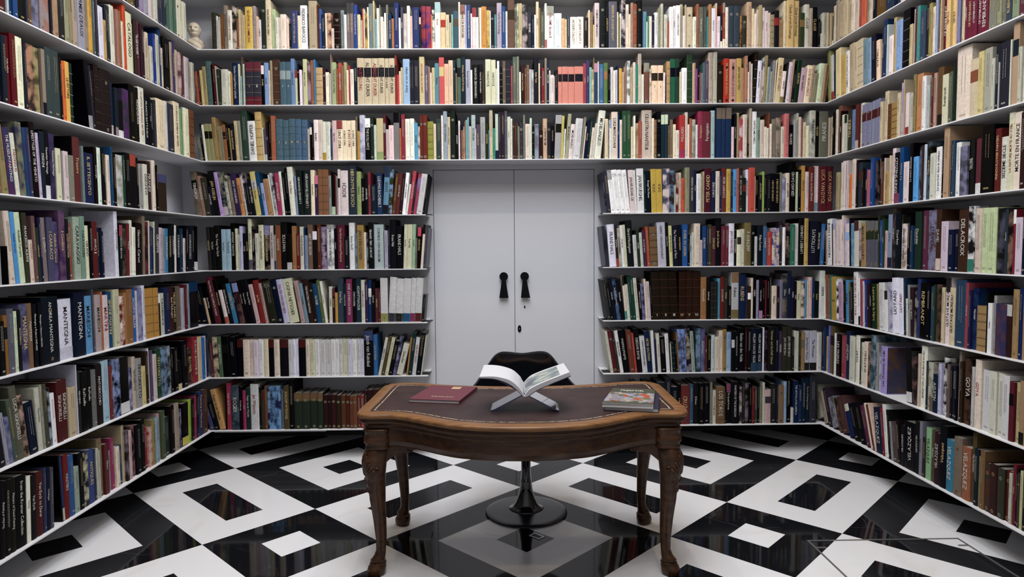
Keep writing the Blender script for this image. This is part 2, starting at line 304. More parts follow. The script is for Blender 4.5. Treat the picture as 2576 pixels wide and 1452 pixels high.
# small floor socket under the chair foot, in the black tile at the middle of the pattern
mb = MB(); mb.box(-0.035, 0.035, -0.022, 0.022, 0, 0.003, 'steel'); mb.box(-0.027, 0.027, -0.014, 0.014, 0.003, 0.0035, 'black_metal')
o = mb.build('floor_socket'); p_ = ray(1350, 1350); t_ = -CAM.z/p_.z; p_ = CAM+p_*t_; o.location = (p_.x, p_.y, 0.0); o.rotation_euler = (0, 0, -0.78)
tag(o, 'small metal socket plate let into the floor under the desk', 'socket')
GAIN = 0.98
NIND = 294
DATA = r"""
@R0 500 0 6.44
215 0 -
290 200 443S665
318 255 ccc
336 325 cbb
360 262 ddc
405 225 852
470 75 987:ALTDORFERZEICHNUNGEN
545 160 ddc:4_ALBRECHT_ALTDORFER
615 75 cbaV332:Altdorfer_Graphik
652 290 a54
690 150 cb8
722 215 ba8
760 240 db8
882 108 db4:GRAPHISCHE_SAMMLUNG
935 95 a99
975 265 db9
1017 320 dcd:ALTMEISTER
1095 10 343R998
1180 0 dca:HANS_BALDUNG_GRIEN
1245 140 bc9
1300 280 ddc
1332 280 dcb
1425 232 edc
1468 300 ecb
1505 380 231
1608 175 459:BATTISTA_PITTONI_Albertini
1650 250 edb
1762 82 eee:FEDERICO_BAROCCI
1790 215 545
1925 10 ba8
1950 75 732
1998 135 46a:BELLINI
2052 235 235
2090 210 edb
2150 210 da8V633
2200 455 dcb
2300 210 311S876R998
2358 155 899
2400 235 ddd
2455 45 877T555:STEFANO_DELLA_BELLA
2515 45 877T555:STEFANO_DELLA_BELLA
2576 75 35a:Von_der_Schoenheit_der_Linie
@R0 900 0 6.44
48 235 dc9
82 325 bba
106 140 d64
118 140 eed
160 215 ca4V641
186 115 edb
250 55 788:Jacques_de_Bellange
278 0 cb8
312 305 7ab
360 128 ddc
372 78 998
418 270 edc
436 350 ecb
466 212 eee
498 75 887R998
550 215 147:BLACK_BOOK_OF_LONDON
592 295 b74
670 40 348
702 290 eed
742 118 556:STEINLEN
800 220 ccbVbaa
850 85 edc
892 250 dba
1000 118 348
1030 280 232Tdb8
1106 98 a34V426
1190 98 b34V538
1205 230 e63
1255 150 ddcV443
1342 32 ddcT9bb:Bosch
1428 192 db8Lb31
1485 235 cb9
1520 240 ba8T521
1550 230 7ba
1636 180 467L654
1664 30 dcb
1745 75 cbaT965:FRANCOIS_BOUCHER
1768 78 9ae
1832 65 458:FRANCOIS_BOUCHER_DRAWINGS
1858 220 dcc
1922 130 dccVcaaTa34
1958 280 eed
1978 120 998
2006 125 edb
2090 105 c83
2142 165 ca4V873
2160 175 edd
2212 180 223R889
2256 225 588
2336 42 a9a:Paul_Bril_The_Drawings
2395 100 259
2432 175 ccc
2544 0 754L431
2576 60 aa8V665:BRUEGEL_DRAWINGS
@R0 1300 0 6.44
40 55 bb9V887:BRUEGEL_DRAWINGS
90 55 ba7
180 75 a99V333
245 185 334:GRAPHIK
285 245 113
316 238 ddd
360 25 cb9:BAUDICH
384 130 973
455 182 665
490 55 ddcBb55
604 100 dddT998:CALAME_dessins_II
732 205 cdd
780 300 ea7
815 310 cb8
868 255 556
972 272 edc:JACQUES_CALLOT_1
1084 272 edc:JACQUES_CALLOT_2
1162 275 322
1188 165 dca
1238 195 975R998
1262 400 cb7
1338 48 cbb:DOMENICO_CAMPAGNOLA
1445 0 122S345R998
1490 105 112:JACQUES_CALLOT
1624 25 667:DESSINS_DE_JACQUES_CALLOT
1650 190 edb
1672 270 774
1695 210 eec
1765 0 cbbV334
1818 62 dcb
1850 225 dca
1893 38 a87
1950 55 a53S864R998
2035 0 111R998
2050 190 358
2102 188 69a
2116 355 eec
2142 265 397
2192 258 edc
2228 235 335R998
2290 200 ddd
2330 130 997
2372 60 bba
2384 235 764
2446 232 ccb
2470 345 b53
2538 112 eee
2576 85 ddd:CARRACCI
@R0 1700 0 6.44
72 88 eee:CARRACCI_DRAWINGS
120 60 ba8
155 250 ddd
172 70 cb9
280 105 cb9R887
335 272 ddc
380 60 a64
456 110 776:Claude_Lorrain
498 110 566
532 272 499
580 68 b85
640 135 dde:Claude_Lorrain
666 52 db9
724 262 ede
758 210 234Beed:CLAUDE
800 45 a43T998Bedb:CLAUDE_THE_ARTIST
850 118 edc
940 95 456R998
1038 95 456R998
1070 255 b84V621
1148 255 443L554R998
1226 32 ca8
1276 135 edb
1308 220 edc
1348 155 cba
1396 82 ba7
1448 115 edd:Claude_Lorrain
1496 175 dcc:Claude_Lorrain
1532 205 dcb
1594 235 a97S776
1672 168 223Lb23
1752 310 b96
1796 8 dca
1910 0 db7:Claude_Lorrain_Drawings
2006 0 db7:Claude_Lorrain_Drawings
2086 205 453L974
2168 65 ccb:CLAUDE
2215 130 ba9
2305 105 112:CLAUDE
2345 310 112
2374 690 ddc
2440 205 bba
2480 205 cb9
@R1 500 130 6.44
~-55
22 320 a54
55 305 622
98 300 cb7
155 240 a96
235 155 577S776
255 210 111
300 190 612
320 230 aa9
372 285 343R776
~-40
480 285 ccb
525 320 ddc
555 350 c93
~-25
650 175 136:Charles_Coypel_Henry_Labande
668 195 ddb
700 390 9bb
720 75 765
762 195 cdc
770 150 345
885 165 445T834B823S987:I
1020 165 445T834B823S987:II
~
1068 220 112Tedd:DAUMIER
1135 175 8ad:Daumier
1160 300 dcb
1200 140 a97
1322 120 643S975R998
1420 165 578L9aa:_I
1502 165 578L9aa:_II
1562 112 79c:Delacroix_Pastels
1610 295 ddaTb42
1640 200 111R998
1680 295 ede
1700 360 bb9
1765 122 cc9:Alexander_Cozens
1825 170 b9aV655
1870 140 a64
1900 125 48b
2012 255 ca7S986
2060 260 523R998S843
2118 330 eec
2150 355 cbb
2160 38 b98
2232 170 ab8:TOULOUSE_LAUTREC
2262 270 a63R998
2322 175 c54:^ALBRECHT_DURER
2352 225 975
2402 165 ba7
2435 300 edb
2462 225 b34
2520 285 edc
2576 180 234
@R1 900 130 6.44
108 105 cb9L223:AUSTELLUNG
228 105 cb9L223:ALBRECHT_DURER
342 105 cb9L223:ALBRECHT_DURER
442 105 cb9L223:ALBRECHT_DURER
508 105 cb9L223:ALBRECHT_DURER
608 105 cb9L223:ALBRECHT_DURER
640 60 a33L322
672 368 d33
700 310 dcb
740 250 cb8
848 118 9bd:^Durer_et_son_temps
880 170 334
908 130 334
1002 142 334
1085 78 cb8:DEUTSCHER_HOLZSCHNITT
1148 220 768:THE_DURER_SOCIETY
1178 245 a86
1202 340 ecb
1252 252 cb8
1322 180 59a:Elsheimer
1405 92 d55Lcb7
1475 190 eb9
1548 140 db9
1590 130 245R998
1612 350 974
1675 108 576L223
1752 80 234:Anthony_van_Dyck_Drawings
1830 122 aab:Antoon_Van_Dyck
1862 298 ddd
1965 210 111:VAN_DYCK_ZEICHNUNGEN_I
2022 200 112:VAN_DYCK_ZEICHNUNGEN_II
2048 320 642
2072 290 443
2160 125 cca:VAN_DYCK
2238 125 cca:VAN_DYCK
2262 268 cca
2298 150 eee
2348 250 112S986
2402 152 765R998
2482 168 334S875
2515 228 a45
2576 75 676
@R1 1300 130 6.44
42 75 887
72 325 ddc
130 200 422:Gerhaerty_Thomas_Ender
162 265 853R998
205 215 865R998
238 288 bbb
280 288 cccV999
355 98 223:Ender_Turin
380 190 dca
402 310 232R998
455 262 923
490 108 987
525 132 235R998:PETER_FLOTNER
552 298 ddc
606 375 dcc
622 395 ba9
672 292 223
738 242 d87L223
836 240 d87L223
938 240 d87L223
1078 240 d87L223
1128 190 a45:^Fragonard
1178 140 548:^Fragonard
1216 252 8ba
1250 290 dcaV997
1258 95 a96
1315 182 357Tc8a
1332 160 ddc
1415 195 47a
1480 178 684La74
1518 290 112
1565 250 ccc
1600 305 edc
1638 290 ccd
1660 200 346
1708 265 da3
1740 330 ca8
1785 240 a87
1835 150 dddV887
1885 250 ba8
1925 172 dcb
1968 200 297:M
2025 25 cba
2060 368 ddc
2150 178 854T998R998
2180 280 dcbV997
2290 220 ecaL432:1
2375 220 ecaL432:2
2405 338 edd
2428 400 632
2488 155 b96S986
2576 108 275L113
@R1 1700 130 6.44
~6
60 108 354L112
98 330 dca
180 262 eee
270 45 353S788
292 185 db9
318 180 b97
352 275 94a
385 280 232R998
412 340 a55
440 345 89a
475 175 577
528 150 657
~-20
608 10 ba9
672 0 bba
~-4
778 205 321R887
865 110 c31R633:THE_DRAWINGS_OF_GOYA_I
982 120 c98R633:THE_DRAWINGS_OF_GOYA_II
1062 108 ca5:JAN_VAN_GOYEN_I
~15
1082 260 aa7
1115 268 c76
1165 68 b86R998
1190 330 edc
1220 160 ca9
1240 195 ccc
~50
1295 0 321S997
1362 145 dde:George_and_Diamare
1382 300 ca9
1410 90 cccV554
1455 60 a96
1478 245 bb9
1502 240 79b
1545 320 aa9
1580 140 999
1600 140 dcb
~80
1682 100 dc9:VINCENT_GOYAERT
1745 315 eddB985:^GUARDI
1770 170 332
1840 170 dcd
1862 120 b97
1910 300 223
1975 130 142:GUERCINO
2070 262 cab:Isaac_Gunther
2155 222 edb:^CONSTANTIN_GUYS
2195 215 b98
2265 350 997
2350 190 cdb
2390 190 b97
2420 270 864
@R2 500 268 6.44
~-75
78 500 776
105 280 112
142 295 ddc
210 282 996L221
272 282 996L221
330 175 a85
390 320 985
428 320 887
482 295 a63L421S974
525 290 111
548 350 984
610 275 213:DIANA_MANTUANA
~-55
665 232 cb8
715 230 998
820 65 354
945 235 ddd:^DANIEL_HOPPER
1050 88 ca6S975
1072 340 cca
1115 370 657Bbbb
1148 250 322:Hogarth
~-25
1180 225 111
1250 150 b64
1250 325 edb
1370 200 578S689:I
1468 220 578S689:II
1570 198 578S689:III
1665 205 579S689:IV
1765 208 579S689:V
1808 360 cbb
1845 338 111Tddc
1870 375 221
1945 215 edd:INGRES
2010 215 dcb
2068 245 ddcBb92
2138 245 ddc
2172 360 257
2242 228 dbb:Inigo_Jones
2335 225 edbTa44:^INIGO_JONES_I
2402 225 edb:^INIGO_JONES_II
2478 225 edb:^INIGO_JONES_III
2545 225 edb:^INIGO_JONES_IV
2576 155 875
@R2 900 268 6.44
~-12
40 400 c93
125 140 ccdV99b
212 190 111Teee:KATHE_KOLLWITZ
262 160 343R998
310 295 cdc
420 190 cb8B9a6
462 130 723L998R998
505 370 cbb
585 300 ecc
678 85 888T111
712 350 c74
770 128 a34
852 195 eed
920 195 eed
975 262 5ac:^LEDOUX
1012 320 cccV777
1062 140 832R998
1132 140 832R998
1232 240 993S884
1275 280 dca
1358 195 455
1390 145 edc
1455 78 9ab:^LEONARDO_DA_VINCI
1505 170 cb9:^LEONARDO_ZEICHNUNGEN
1588 58 232R998
1635 285 112:LEONARDO
1662 228 edd
1675 290 446
1715 382 a63
1735 320 cbaV79a
1752 235 b54
1780 215 6ba
1808 175 8ab
1845 320 cba
1912 138 abb:LE_LORRAIN
1922 360 ddd
1988 290 656:Lucas_and_Leda
2070 168 aaa
2122 268 342:MANTEGNA
2135 385 69b
2192 58 cb9
2232 350 297
2282 118 bcbB235
2325 92 434
2382 92 434
2425 72 667R998
2482 160 ccb:Oeuvres
2510 195 ddc
2545 195 443R998
2576 255 823
@R2 1300 268 6.44
~8
30 255 453
45 320 ba9
105 252 445R998S776
142 132 887R998
215 282 dcb
248 188 cdc
288 320 221R998S654
360 282 9abV778
428 385 422R998
496 195 ca8:^MICHELANGELO
555 252 334R875
608 312 112
~25
710 138 aaaL221
750 150 cb5
775 362 ddd
~60
830 118 aa8:MICHELANGELO
905 285 dcc:MICHELANGELO
1020 195 ccc
~95
1060 170 887
1080 320 dcb
1130 228 225:Michelangelo
1170 170 143
1215 340 dcb
1250 270 ccb
~110
1360 65 ddc:MICHELANGELO
1430 700 -
~8
1480 200 dca
1500 280 997V776
1535 215 dddT9ac
1635 88 dcb:LUIGI_MANTOVANI
1668 130 148:Meryon
1710 215 dcb
1785 65 364
1850 65 364
1895 328 dca
1922 150 eed
1980 268 ca8V974
2028 232 b54
2192 55 cba:CELESTIN_NANTEUIL
2225 190 edc
2268 215 974S642R998
2335 80 112S335R998
2398 130 245Tcdb
2450 130 245Tcdb
2480 305 863R998
2530 212 876
2576 290 edb
@R2 1700 268 6.44
~12
58 385 ddc
148 140 c33Bb36:^PALLADIO
195 92 dcb
222 290 edc
262 190 b64
322 208 bbaV887
355 295 ddd
442 78 a35:^Parmigianino
562 80 834:^Parmigianino
635 62 acc
658 10 135
745 20 247T876
812 20 247T876
900 20 247T876
945 330 ecc
985 115 112:Georg_Pencz_Cloudesley
1030 98 ba7
1085 185 dbcVb45
~-45
1155 130 dcb
1190 680 221
1230 30 ba9
1310 82 eee:BARTOLOMEO_PINELLI
1362 180 8a9:PIAZZETTA
1432 215 dcb
1470 330 edc
1505 350 ddc
1520 100 953
1560 280 edc
1630 200 987
1705 175 a98V665
1758 325 dcb
1832 115 d77
1912 290 112:PIRANESI
1962 215 aaa
1992 105 bba
~-30
2030 170 dcb
2068 190 b77
2120 250 dca
2165 310 ddb
~-5
2262 65 ccbV999:PIRANESI_DE_PRIMA
2328 75 111:PIRANESI
2475 72 776:^PIRANESI
2520 180 ba9
@R3 450 408 7.806
~-150
350 150 -
465 180 876V654L121:TERBORCH
535 270 976:^FELICE_BOSELLI
640 310 443
700 480 224:L_BAKHUYZEN
815 170 222:JAN_ASSELIJN
~-190
885 195 b9d
985 190 134BbabV887
~-170
1055 260 bbaV442
1128 340 876
1228 215 436:DIRCK_VAN_BABUREN
1308 310 c84:EVARISTO_BASCHENIS
1358 190 cbbV778V334
1400 410 223
1450 410 222
1520 325 223:DE_STILLE_WERELD
~-150
1622 185 cb6Lbbb:Nicolaes_Berchem
1690 190 158:Cornelis_Bega
1755 410 9ad:JEUNESSE
1865 330 b85
1895 245 ccc
1950 210 bbbV434
~-90
2035 215 b36:JAN_VAN_BIJLERT
2090 185 ddc
2150 195 122
2195 120 111
2305 95 ddc:Dirck_Bleker
~-60
2350 275 89b:JAN_BIJLERT
2452 160 233:ABRAHAM_BLOEMAERT_II
@R3 770 408 7.806
95 155 233:ABRAHAM_BLOEMAERT_I
~-45
180 155 edb:Ferdinand_Bol
245 258 436Td79:Giard_de_Bosch
332 142 964S863
448 145 964S863
~-30
505 262 999:Gerard_ter_Borch
578 215 111Baca
600 245 933
635 270 999
682 140 dccL221Bdcc
835 165 dcc:^BOSCH
848 1000 -
1002 65 345:HIERONYMUS_BOSCH
~10
1090 185 9a6:'t_BOSCO
1158 320 111:PIETER_BREUGEL
1225 315 112:JAN_BREUGEL
1275 195 934:The_Bouchaert_Dynasty
1385 440 234
1500 212 247:LUDWIG_BACHERELT
~40
1610 90 69bT346B223:BOUTS
1680 140 8acV442
~90
1745 220 742:
1820 215 733:Leonaert_Bramer
1880 225 423
~80
1950 205 eee:JOSEF_VAN_BREDAEL
1990 430 ddd
~110
2060 170 c45:^Boucksberger_Burgstraat
2095 360 234
2160 225 b46V97b
2278 230 ccc
2310 235 112
@R3 1500 404 7.806
~-110
190 1000 -
~-90
225 220 334V557
295 200 445
378 190 eeeT999:LUCA
488 180 eee:LUCA
578 180 eee:LUCA
672 182 eee:LUCA
~-50
775 185 dcc:JAN_BRUEGHEL_DE
812 190 ddd
~-25
948 158 ddd:JAN_BRUEGHEL
995 205 134
1088 205 123:Bruegel_The_Master
1198 168 ca3:^LUCA
1308 168 ca3:^LUCA
~0
1438 160 dccV557
1535 195 79bV433:BRUEGHEL
1568 480 bba
1612 240 822Vcba
1672 235 cba
1742 345 d53
1838 135 997
1920 185 445:HENDRICK_TER_BRUGGHEN
1965 185 235:Ter_Brugghen
2060 260 ddd
2090 300 a97
2122 215 ba8
~20
2262 155 613:^PETER_CANDID
2350 220 136:^CARLEVARIJS
2425 205 dcb
2470 215 147M
2560 140 833:PETER_CARRACCI
@R3 1810 400 7.806
228 195 ca4:LUCA
270 250 335
342 200 5ae:JOOS_VAN_CLEVE
385 180 c65:Joos_van_Cleve
450 180 432S876R998:JOOS_VAN_CLEVE
520 370 233L832
575 205 dde:MARTEN_VAN_CLEVE
~12
690 170 d54
705 340 ecb
768 360 111
835 315 223:JAN_VAN_DE_CAPPELLE
880 250 9b5
938 325 223
1000 320 223
1090 285 112:^CASPAR_DE_CRAYER_I
1190 290 112:^CASPAR_DE_CRAYER_II
1228 265 887
~30
1298 370 88aVaac
1372 275 dcb:^AELBERT_CUYP
1490 55 111:^GERARD_DAVID
1540 255 bca
1600 210 112
~20
1675 130 c94:VAN_DYCK
1755 250 dcc
1858 150 833:Anthony_van_Dyck_1599-1641
1905 135 dccB79a
1950 135 dccB79a
~0
2110 145 723:LUCA_VAN_DYCK
2240 145 723:LUCA_VAN_DYCK
@R4 500 545 7.806
~-60
190 1000 -
260 205 333:VAN_DYCK
345 210 222:Van_Dyck
455 175 111:The_Young_Van_Dyck
~-40
545 250 9bc:Van_Dyck_I
648 250 9bc:Van_Dyck_II
730 130 111:ANTHONY_VAN_DYCK
780 235 cca
815 350 bba
875 190 bbd:The_Book_of
940 330 112:DYCK
985 235 111:ADAM_ELSHEIMER
1060 45 ccaB667:EHRET_Flower_Painter
1120 195 112V655:Cornelis_Engebrechtsz
1190 330 ccb
1290 165 cca:ALLART_VAN_EVERDINGEN
1400 175 112T88bV765:ALLART_VAN_EVERDINGEN
1490 175 cbb:CAESAR_VAN_EVERDINGEN
1528 165 998T222B357
~-15
1615 175 953:VAN_EYCK
1740 105 111:^VAN_EYCK
1838 340 211Bbbb
1925 185 a74
1990 330 822
2075 200 ccb:FRANS_FRANCKEN
2090 215 258
2148 370 89b
2248 160 865:AERT_DE_GELDER
2335 290 222Tdde
2410 155 732
2525 200 536V98a:HENDRICK_GOLTZIUS
@R4 780 545 7.806
482 160 dddV999:THE_PAINTINGS_OF_HENDRICK
540 235 112:Jan_Gossaert
685 165 724:Man_Myth_and_Sensual_Pleasures
770 390 122
885 120 ddd:Anton_Graff
935 330 79bV567
1065 165 a84:JAN_VAN_GOYEN
1110 310 dcb
1148 370 79aV333
1255 115 111:^JACOB_ET_ABEL_GRIMMER
1268 125 557
1455 155 abb:CORNELIS_VAN_HAARLEM
1465 280 112
1535 272 aab
1578 230 335
1700 60 112:Frans_Hals
1828 180 112:FRANS_HALS
~20
1895 155 cca:Frans_Hals
1990 155 cca:Frans_Hals
2058 150 9b9:Frans_Hals
2095 420 776
2165 210 211Td46:FRANS_HALS
~60
2215 150 dcbT222
2250 160 556
2275 220 667
@R4 1500 538 7.806
~-90
190 1000 -
265 240 334V445
~-60
405 210 dde:FRANS_HALS
455 240 433Bb43:FRANS_HALS
515 280 bbaV998:ADRIAAN_HANNEMAN
568 225 ddd:WILLEM_VAN
620 215 cca
750 130 122:Gerard_Houckgeest
825 415 ccc
880 320 343:DE_HEEM
938 370 bcb
1008 320 635:Jan_van_der_Heyden
1070 255 b53
~-35
1220 255 864S432R998
1382 170 bbc:GERRIT_VAN_HONTHORST
1445 175 112:Pieter_de_Hooch
1515 235 cc8:PIETER_DE_HOOCH
1630 235 224:The_Temptations_of_Flora
1690 245 222:HUGHTENBURGH
~-15
1800 210 26b:KAREL_DU_JARDIN
1842 415 222
1880 430 bcd:EVERHARDUS
1920 370 ccb
2040 190 dcb
2090 515 cbb
2170 235 259:JORDAENS
2200 230 336
2265 210 553
2345 240 634:^JORDAENS
2460 85 112:Jacob_Jordaens
2535 245 834
@R4 1780 536 7.806
415 255 834
522 205 dde:JAN_VAN_KESSEL
572 340 122:DE_LA_KOUWENBERG
660 335 ddbL443
722 315 ccb
855 190 874:F._KHNOPFF
918 240 122R998
975 460 ccc
~10
1088 240 123:Philips_Koninck
1165 260 47a:KONINCK
1268 365 c43:Lucas_van_Leyden
1410 290 dcbV44b:Lucas_van_Leyden
1475 165 434
1525 280 eee
1620 200 323V866:Jan_Lievens
~25
1710 225 286
1790 205 ddd
1898 100 111:^LAMBERT_LOMBARD
1980 105 ca5
~50
2120 165 224:^LUTTICHUYS
2200 170 112:^NICOLAES_MAES
2280 215 37b
2330 400 111
@R5 500 683 7.806
~-180
60 250 112
190 300 123
240 520 ca8
325 300 111:Hans_Memling
~-215
450 110 723:Hans_Memling_THE_COMPLETE_WORKS
520 155 111:^HERRI_MET_DE_BLES
600 365 dccBb54
690 240 111:Gabriel_Metsu_Life_and_Work
780 235 38b:GABRIEL_METSU
810 205 223:GABRIEL_METSU
920 225 755T89cV423
970 170 211:Michael_van_Musscher
1045 160 112:Frans_van_Mieris
1130 155 112:Frans_van_Mieris
~-170
1210 250 caa
1315 170 922:Jan_Miel
1380 230 b99
1400 210 543
1560 180 332T332:LUCA
1670 150 124R998
1795 155 bbd:EGLON_VAN_DER_NEER
1985 145 cca:CASPAR_NETSCHER
2010 300 442
2095 180 b99
2165 230 79a:The_Sleeping
~-130
2270 175 422:THE_MASTERS_PAINTINGS
2330 215 321R998
2425 240 158:PATINIR
2490 175 674
2535 190 ddc:CLARA_PEETERS
@R5 780 683 7.806
380 340 532
445 300 ccb:CORNELIS
500 340 423T734:FRANS_POST
550 420 c93
~-130
665 135 456:Frans_Post
720 225 134:PAULUS_POTTER
835 155 936:^FRANS_POURBUS_ET_JESUS
905 180 111:^PIERRE_POURBUS
~-25
1010 140 245:ADAM_PYNACKER
1085 170 ccb:ERASMUS_QUELLINUS
1150 210 436
1215 170 148Lddd:CARAVAGGIO
1285 205 112:Rembrandt
~0
1340 340 733:REMBRANDT
1388 345 623
1530 130 cccB995:I
~40
1665 115 cccB445:II
1815 145 cccB332:III
1955 140 cccB269:IV
2050 130 cccB936:V
2185 130 cccB722:VI
2235 460 333
@R5 1500 674 7.806
~-120
230 1000 -
290 230 444
345 350 123
415 200 223:Rembrandt
492 200 57aV224:Rembrandt's_Landscapes
575 225 112:Rembrandt
~-80
618 155 dcbT332B399
680 330 ccb
725 170 254
790 170 254
860 200 ccb
~-50
910 320 211:REMBRANDT_AND_THE_PASSION
975 310 88bV336
1020 220 dcb
1085 270 cbb
1120 290 112
1290 80 321S743:I
1460 75 321S743:II
1620 75 321S743:III
~0
1765 75 421S743:IV
1900 65 421S743:V
2050 72 421S743:VI
~25
2165 180 a74:Rembrandt
2245 215 111:Rembrandt
2310 270 333S665
2385 270 333S665
~50
2440 210 5ac
2510 180 822:^JAN_RICKOTZ
@R5 1780 672 7.806
~70
400 215 443:TITIAN
465 380 112
~90
605 105 bbbT975B874:Rubens
750 145 136:RUBENS
~100
780 210 447V645
850 380 432Leee
890 215 dcb
955 140 111:RUBENS
1010 255 99b
1080 220 212Bb8b:Rubens_Breughel
1135 330 111
1160 260 823
1215 180 112
1250 200 543
~110
1360 370 dcb:Rubens
1420 380 422:Triomfo
1470 250 88a
1560 130 345V876:Rubens
1640 80 235:Rubens
1700 200 225:RUBENS
1745 280 211:RUBENS
~120
1835 275 cca:Rubens
1900 285 dcbV443
1945 250 69c
1975 270 dca
2050 200 dbb
2110 240 247:Rubens
2200 280 122:Rubens
~30
2300 70 dddVcdc:^INGRES
@R6 520 818 7.806
~-60
100 1000 -
150 350 734
250 240 433Vba8
330 235 575:RUBENS_AND_ITALY
470 225 111L222
600 235 112
~-25
725 285 112T622
855 295 dcb:_H
930 295 dcb
1022 295 dcd
1135 285 ddd
1230 285 dcaBdca
1330 285 112T622
1440 290 dcb
1615 290 112T622
1695 290 ccc
1760 285 dde
1815 285 dde
1950 285 112T622
2030 285 dcb
2135 285 cca
2225 285 ddd
2345 290 ccc
2450 290 ccc
2540 285 ddd
@R6 780 818 7.806
580 280 ddd
648 280 ccc
748 280 cca
830 280 ccd
925 280 ddd
1000 280 ccc
1068 280 ccd
~0
1248 110 112T458:Jacob_van_Ruisdael
1330 195 37b:Jacob_van_Ruisdael
~150
1390 240 ccb:^DAVID_TENIERS
1460 225 653
1530 240 cca
1615 310 112
1690 230 223V77a:Pieter_Saenredam
1810 360 ccb:Saenredam
~100
1885 1000 -
1920 245 b84
1995 155 244
2075 245 ccc:ROELANT_SAVERY
2170 150 123:LUCA
2190 200 ccb
@R6 1500 808 7.806
~-130
290 1000 -
345 200 ccb
425 190 723R986
475 385 443
545 185 ddd:GERARD_SEGHERS
665 180 112:^Godfried_Schalcken
~-90
768 185 843
810 235 c43
915 155 112:^FRANS_SNYDERS
1015 300 ccc:^Hello_Rubelo_Frans_Snyders
1115 205 136:PIETER_SOUTMAN
~-50
1170 190 ddd
1215 360 335V336
1280 245 ccb:^History_of_Jan_Steen
1385 315 112
1455 250 ddd
1480 200 334
1500 440 ccb
1570 430 133S677
1605 380 111
1635 235 963
1705 165 8aeV557:Vincent_van_Goyen
1785 165 8aeV557:Vincent_van_Goyen
1880 150 323V99a:MICHAEL_SWEERTS
1955 205 9a9
~0
2045 145 79bV345
2140 160 77aV558:David_Teniers
2190 285 733:Teniers
2260 300 111
2325 280 bcc
2415 310 dcb
2490 190 dcb
2565 165 a84R876:LUCA
@R6 1780 804 7.806
470 255 9bdV79c
535 245 112Lccc
600 235 112
745 175 112:Esaias_van_den_Velde
780 160 522
~10
850 175 211
970 180 124B357:WILLEM_VAN_DE_VELDE
1085 180 124B357:WILLEM_VAN_DE_VELDE
1110 155 ddd
1185 220 323V657
1330 150 222:Vermeer_and_the_Delft_School
1395 150 124:Johannes_Vermeer
1470 235 546:VERMEER
1555 150 443:JAN_VERMEYEN_I
1650 150 443:JAN_VERMEYEN_II
1700 345 233
1745 225 ccb
1788 235 ccb
1830 255 343
1905 250 a85L875
~0
2010 225 bbcB333:Jean-Baptiste_Wateau
2145 225 bbcB333:The_Watteau
2240 255 ccc
@R7 510 950 4.412
~-90
85 1000 -
132 300 558
190 275 123
~-120
255 130 c95:Rogier_van_der_Weyden
~-15
270 110 111
322 65 b35:Rogier_van_der_Weyden
412 95 345V567:ROGIER
450 105 212:The_Golden_Age
485 150 b36:Rogier
538 115 244:Rogier_van_der_Weyden
630 75 ccc:Jan_Wijnants
655 115 122
~12
695 150 543T632
725 95 853
~25
815 95 7adV237:^PHILIPS_WOUWERMAN
870 95 7adV237:^PHILIPS_WOUWERMAN
905 140 678
965 95 653:JOACHIM_WTEWAEL
1020 30 111
~-20
1105 175 343T864R997
1192 175 343T864R997
1278 175 343T864R997
1340 175 343T864R997
1392 200 422R987
1420 200 422R987
@R7 720 950 4.412
500 200 423R987
560 195 522R997
610 200 432R997
660 205 742R997
710 205 632R997
745 210 843R997
790 205 853R997
828 200 833
870 205 943
905 150 522
965 140 422S644
1040 135 522S644
1100 130 422
1200 150 532
@R7 1640 938 4.412
-60 60 -
0 130 543
60 140 667
150 110 234
215 70 334
~-80
290 160 123
320 130 111:EL_GRECO
~-70
420 145 833:CRUZ
465 135 468
520 120 222:El_Greco
580 120 112
645 120 112
670 110 887
715 200 ccb:TAPESTRY_FROM_SPAIN
~-30
810 160 864S653:LOS_TOROS
830 180 222
880 125 111T957:The_Spanish_Portrait
970 105 112:PAINTERS_OF_THE_BODEGON
1000 160 433Vbaa
1030 110 333
1075 125 221V878
1108 125 112
1140 170 822
1175 165 555
@R7 1860 936 4.412
228 130 122
258 170 886
282 120 ccb
~8
350 200 caaL545
410 135 333
430 100 235
490 150 975R775
525 110 9bd
575 30 111
~75
600 400 ccc
655 100 136:THE_ARTS_IN_LATIN_AMERICA
690 150 247
~10
735 80 135
780 70 135:The_Art_of_Painting_in_Colonial
850 40 445
@L0 250 0 4.104
220 h70 -
280 h75 543
310 h75 432
360 h82 763
400 h80 542
425 h82 334
470 h85 98a
520 h85 99a
570 h84 cbb
612 h84 bba
635 h82 446
655 h82 345
672 h82 446
692 h82 345
712 h82 345
735 h84 576
757 h84 687
780 h84 586
805 h84 576
840 -5 ccbR887
872 15 cca
908 40 ccb
@L1 0 0 5.393
0 h70 -
125 h90 622
155 h88 abb
205 h88 247
270 h88 259
370 h85 111
400 h88 445
460 h90 753
565 h92 88aV556
618 h88 988
718 h90 a76V988
740 h84 334
812 h88 a86
895 h90 333
965 h88 997
1012 h88 986
1075 h90 a98
1165 h86 99a:L'ARMEE_D'EAUX
1232 h88 987
1285 h90 c92
1325 h86 566
1355 h84 445
@L1 250 0 4.104
66 80 ccd
95 220 b95
120 70 334
150 82 344
195 75 ccb
215 115 a76
245 130 964
265 235 ccb
295 50 d41
355 150 cca:CATALOGO
382 255 ba7
410 225 433:MUSEE_ATELIER
450 232 734:Da_Caravaggio_a
485 272 423
515 400 ba9
545 350 cb9
575 490 bba
605 365 24a
640 375 bba
665 302 247:LE_DESSIN_FRANCAIS
690 505 cba
762 408 111
788 450 a98
815 435 547:LE_DESSIN_FRANCAIS
840 530 ba9
865 555 caaV745
895 570 644
925 600 cbb
945 612 99a
975 655 ba8
1003 660 bba
@L2 0 60 3.042
~-35
0 h80 -
34 h92 612
70 85 234
100 90 712:Il_cibo_nell'arte
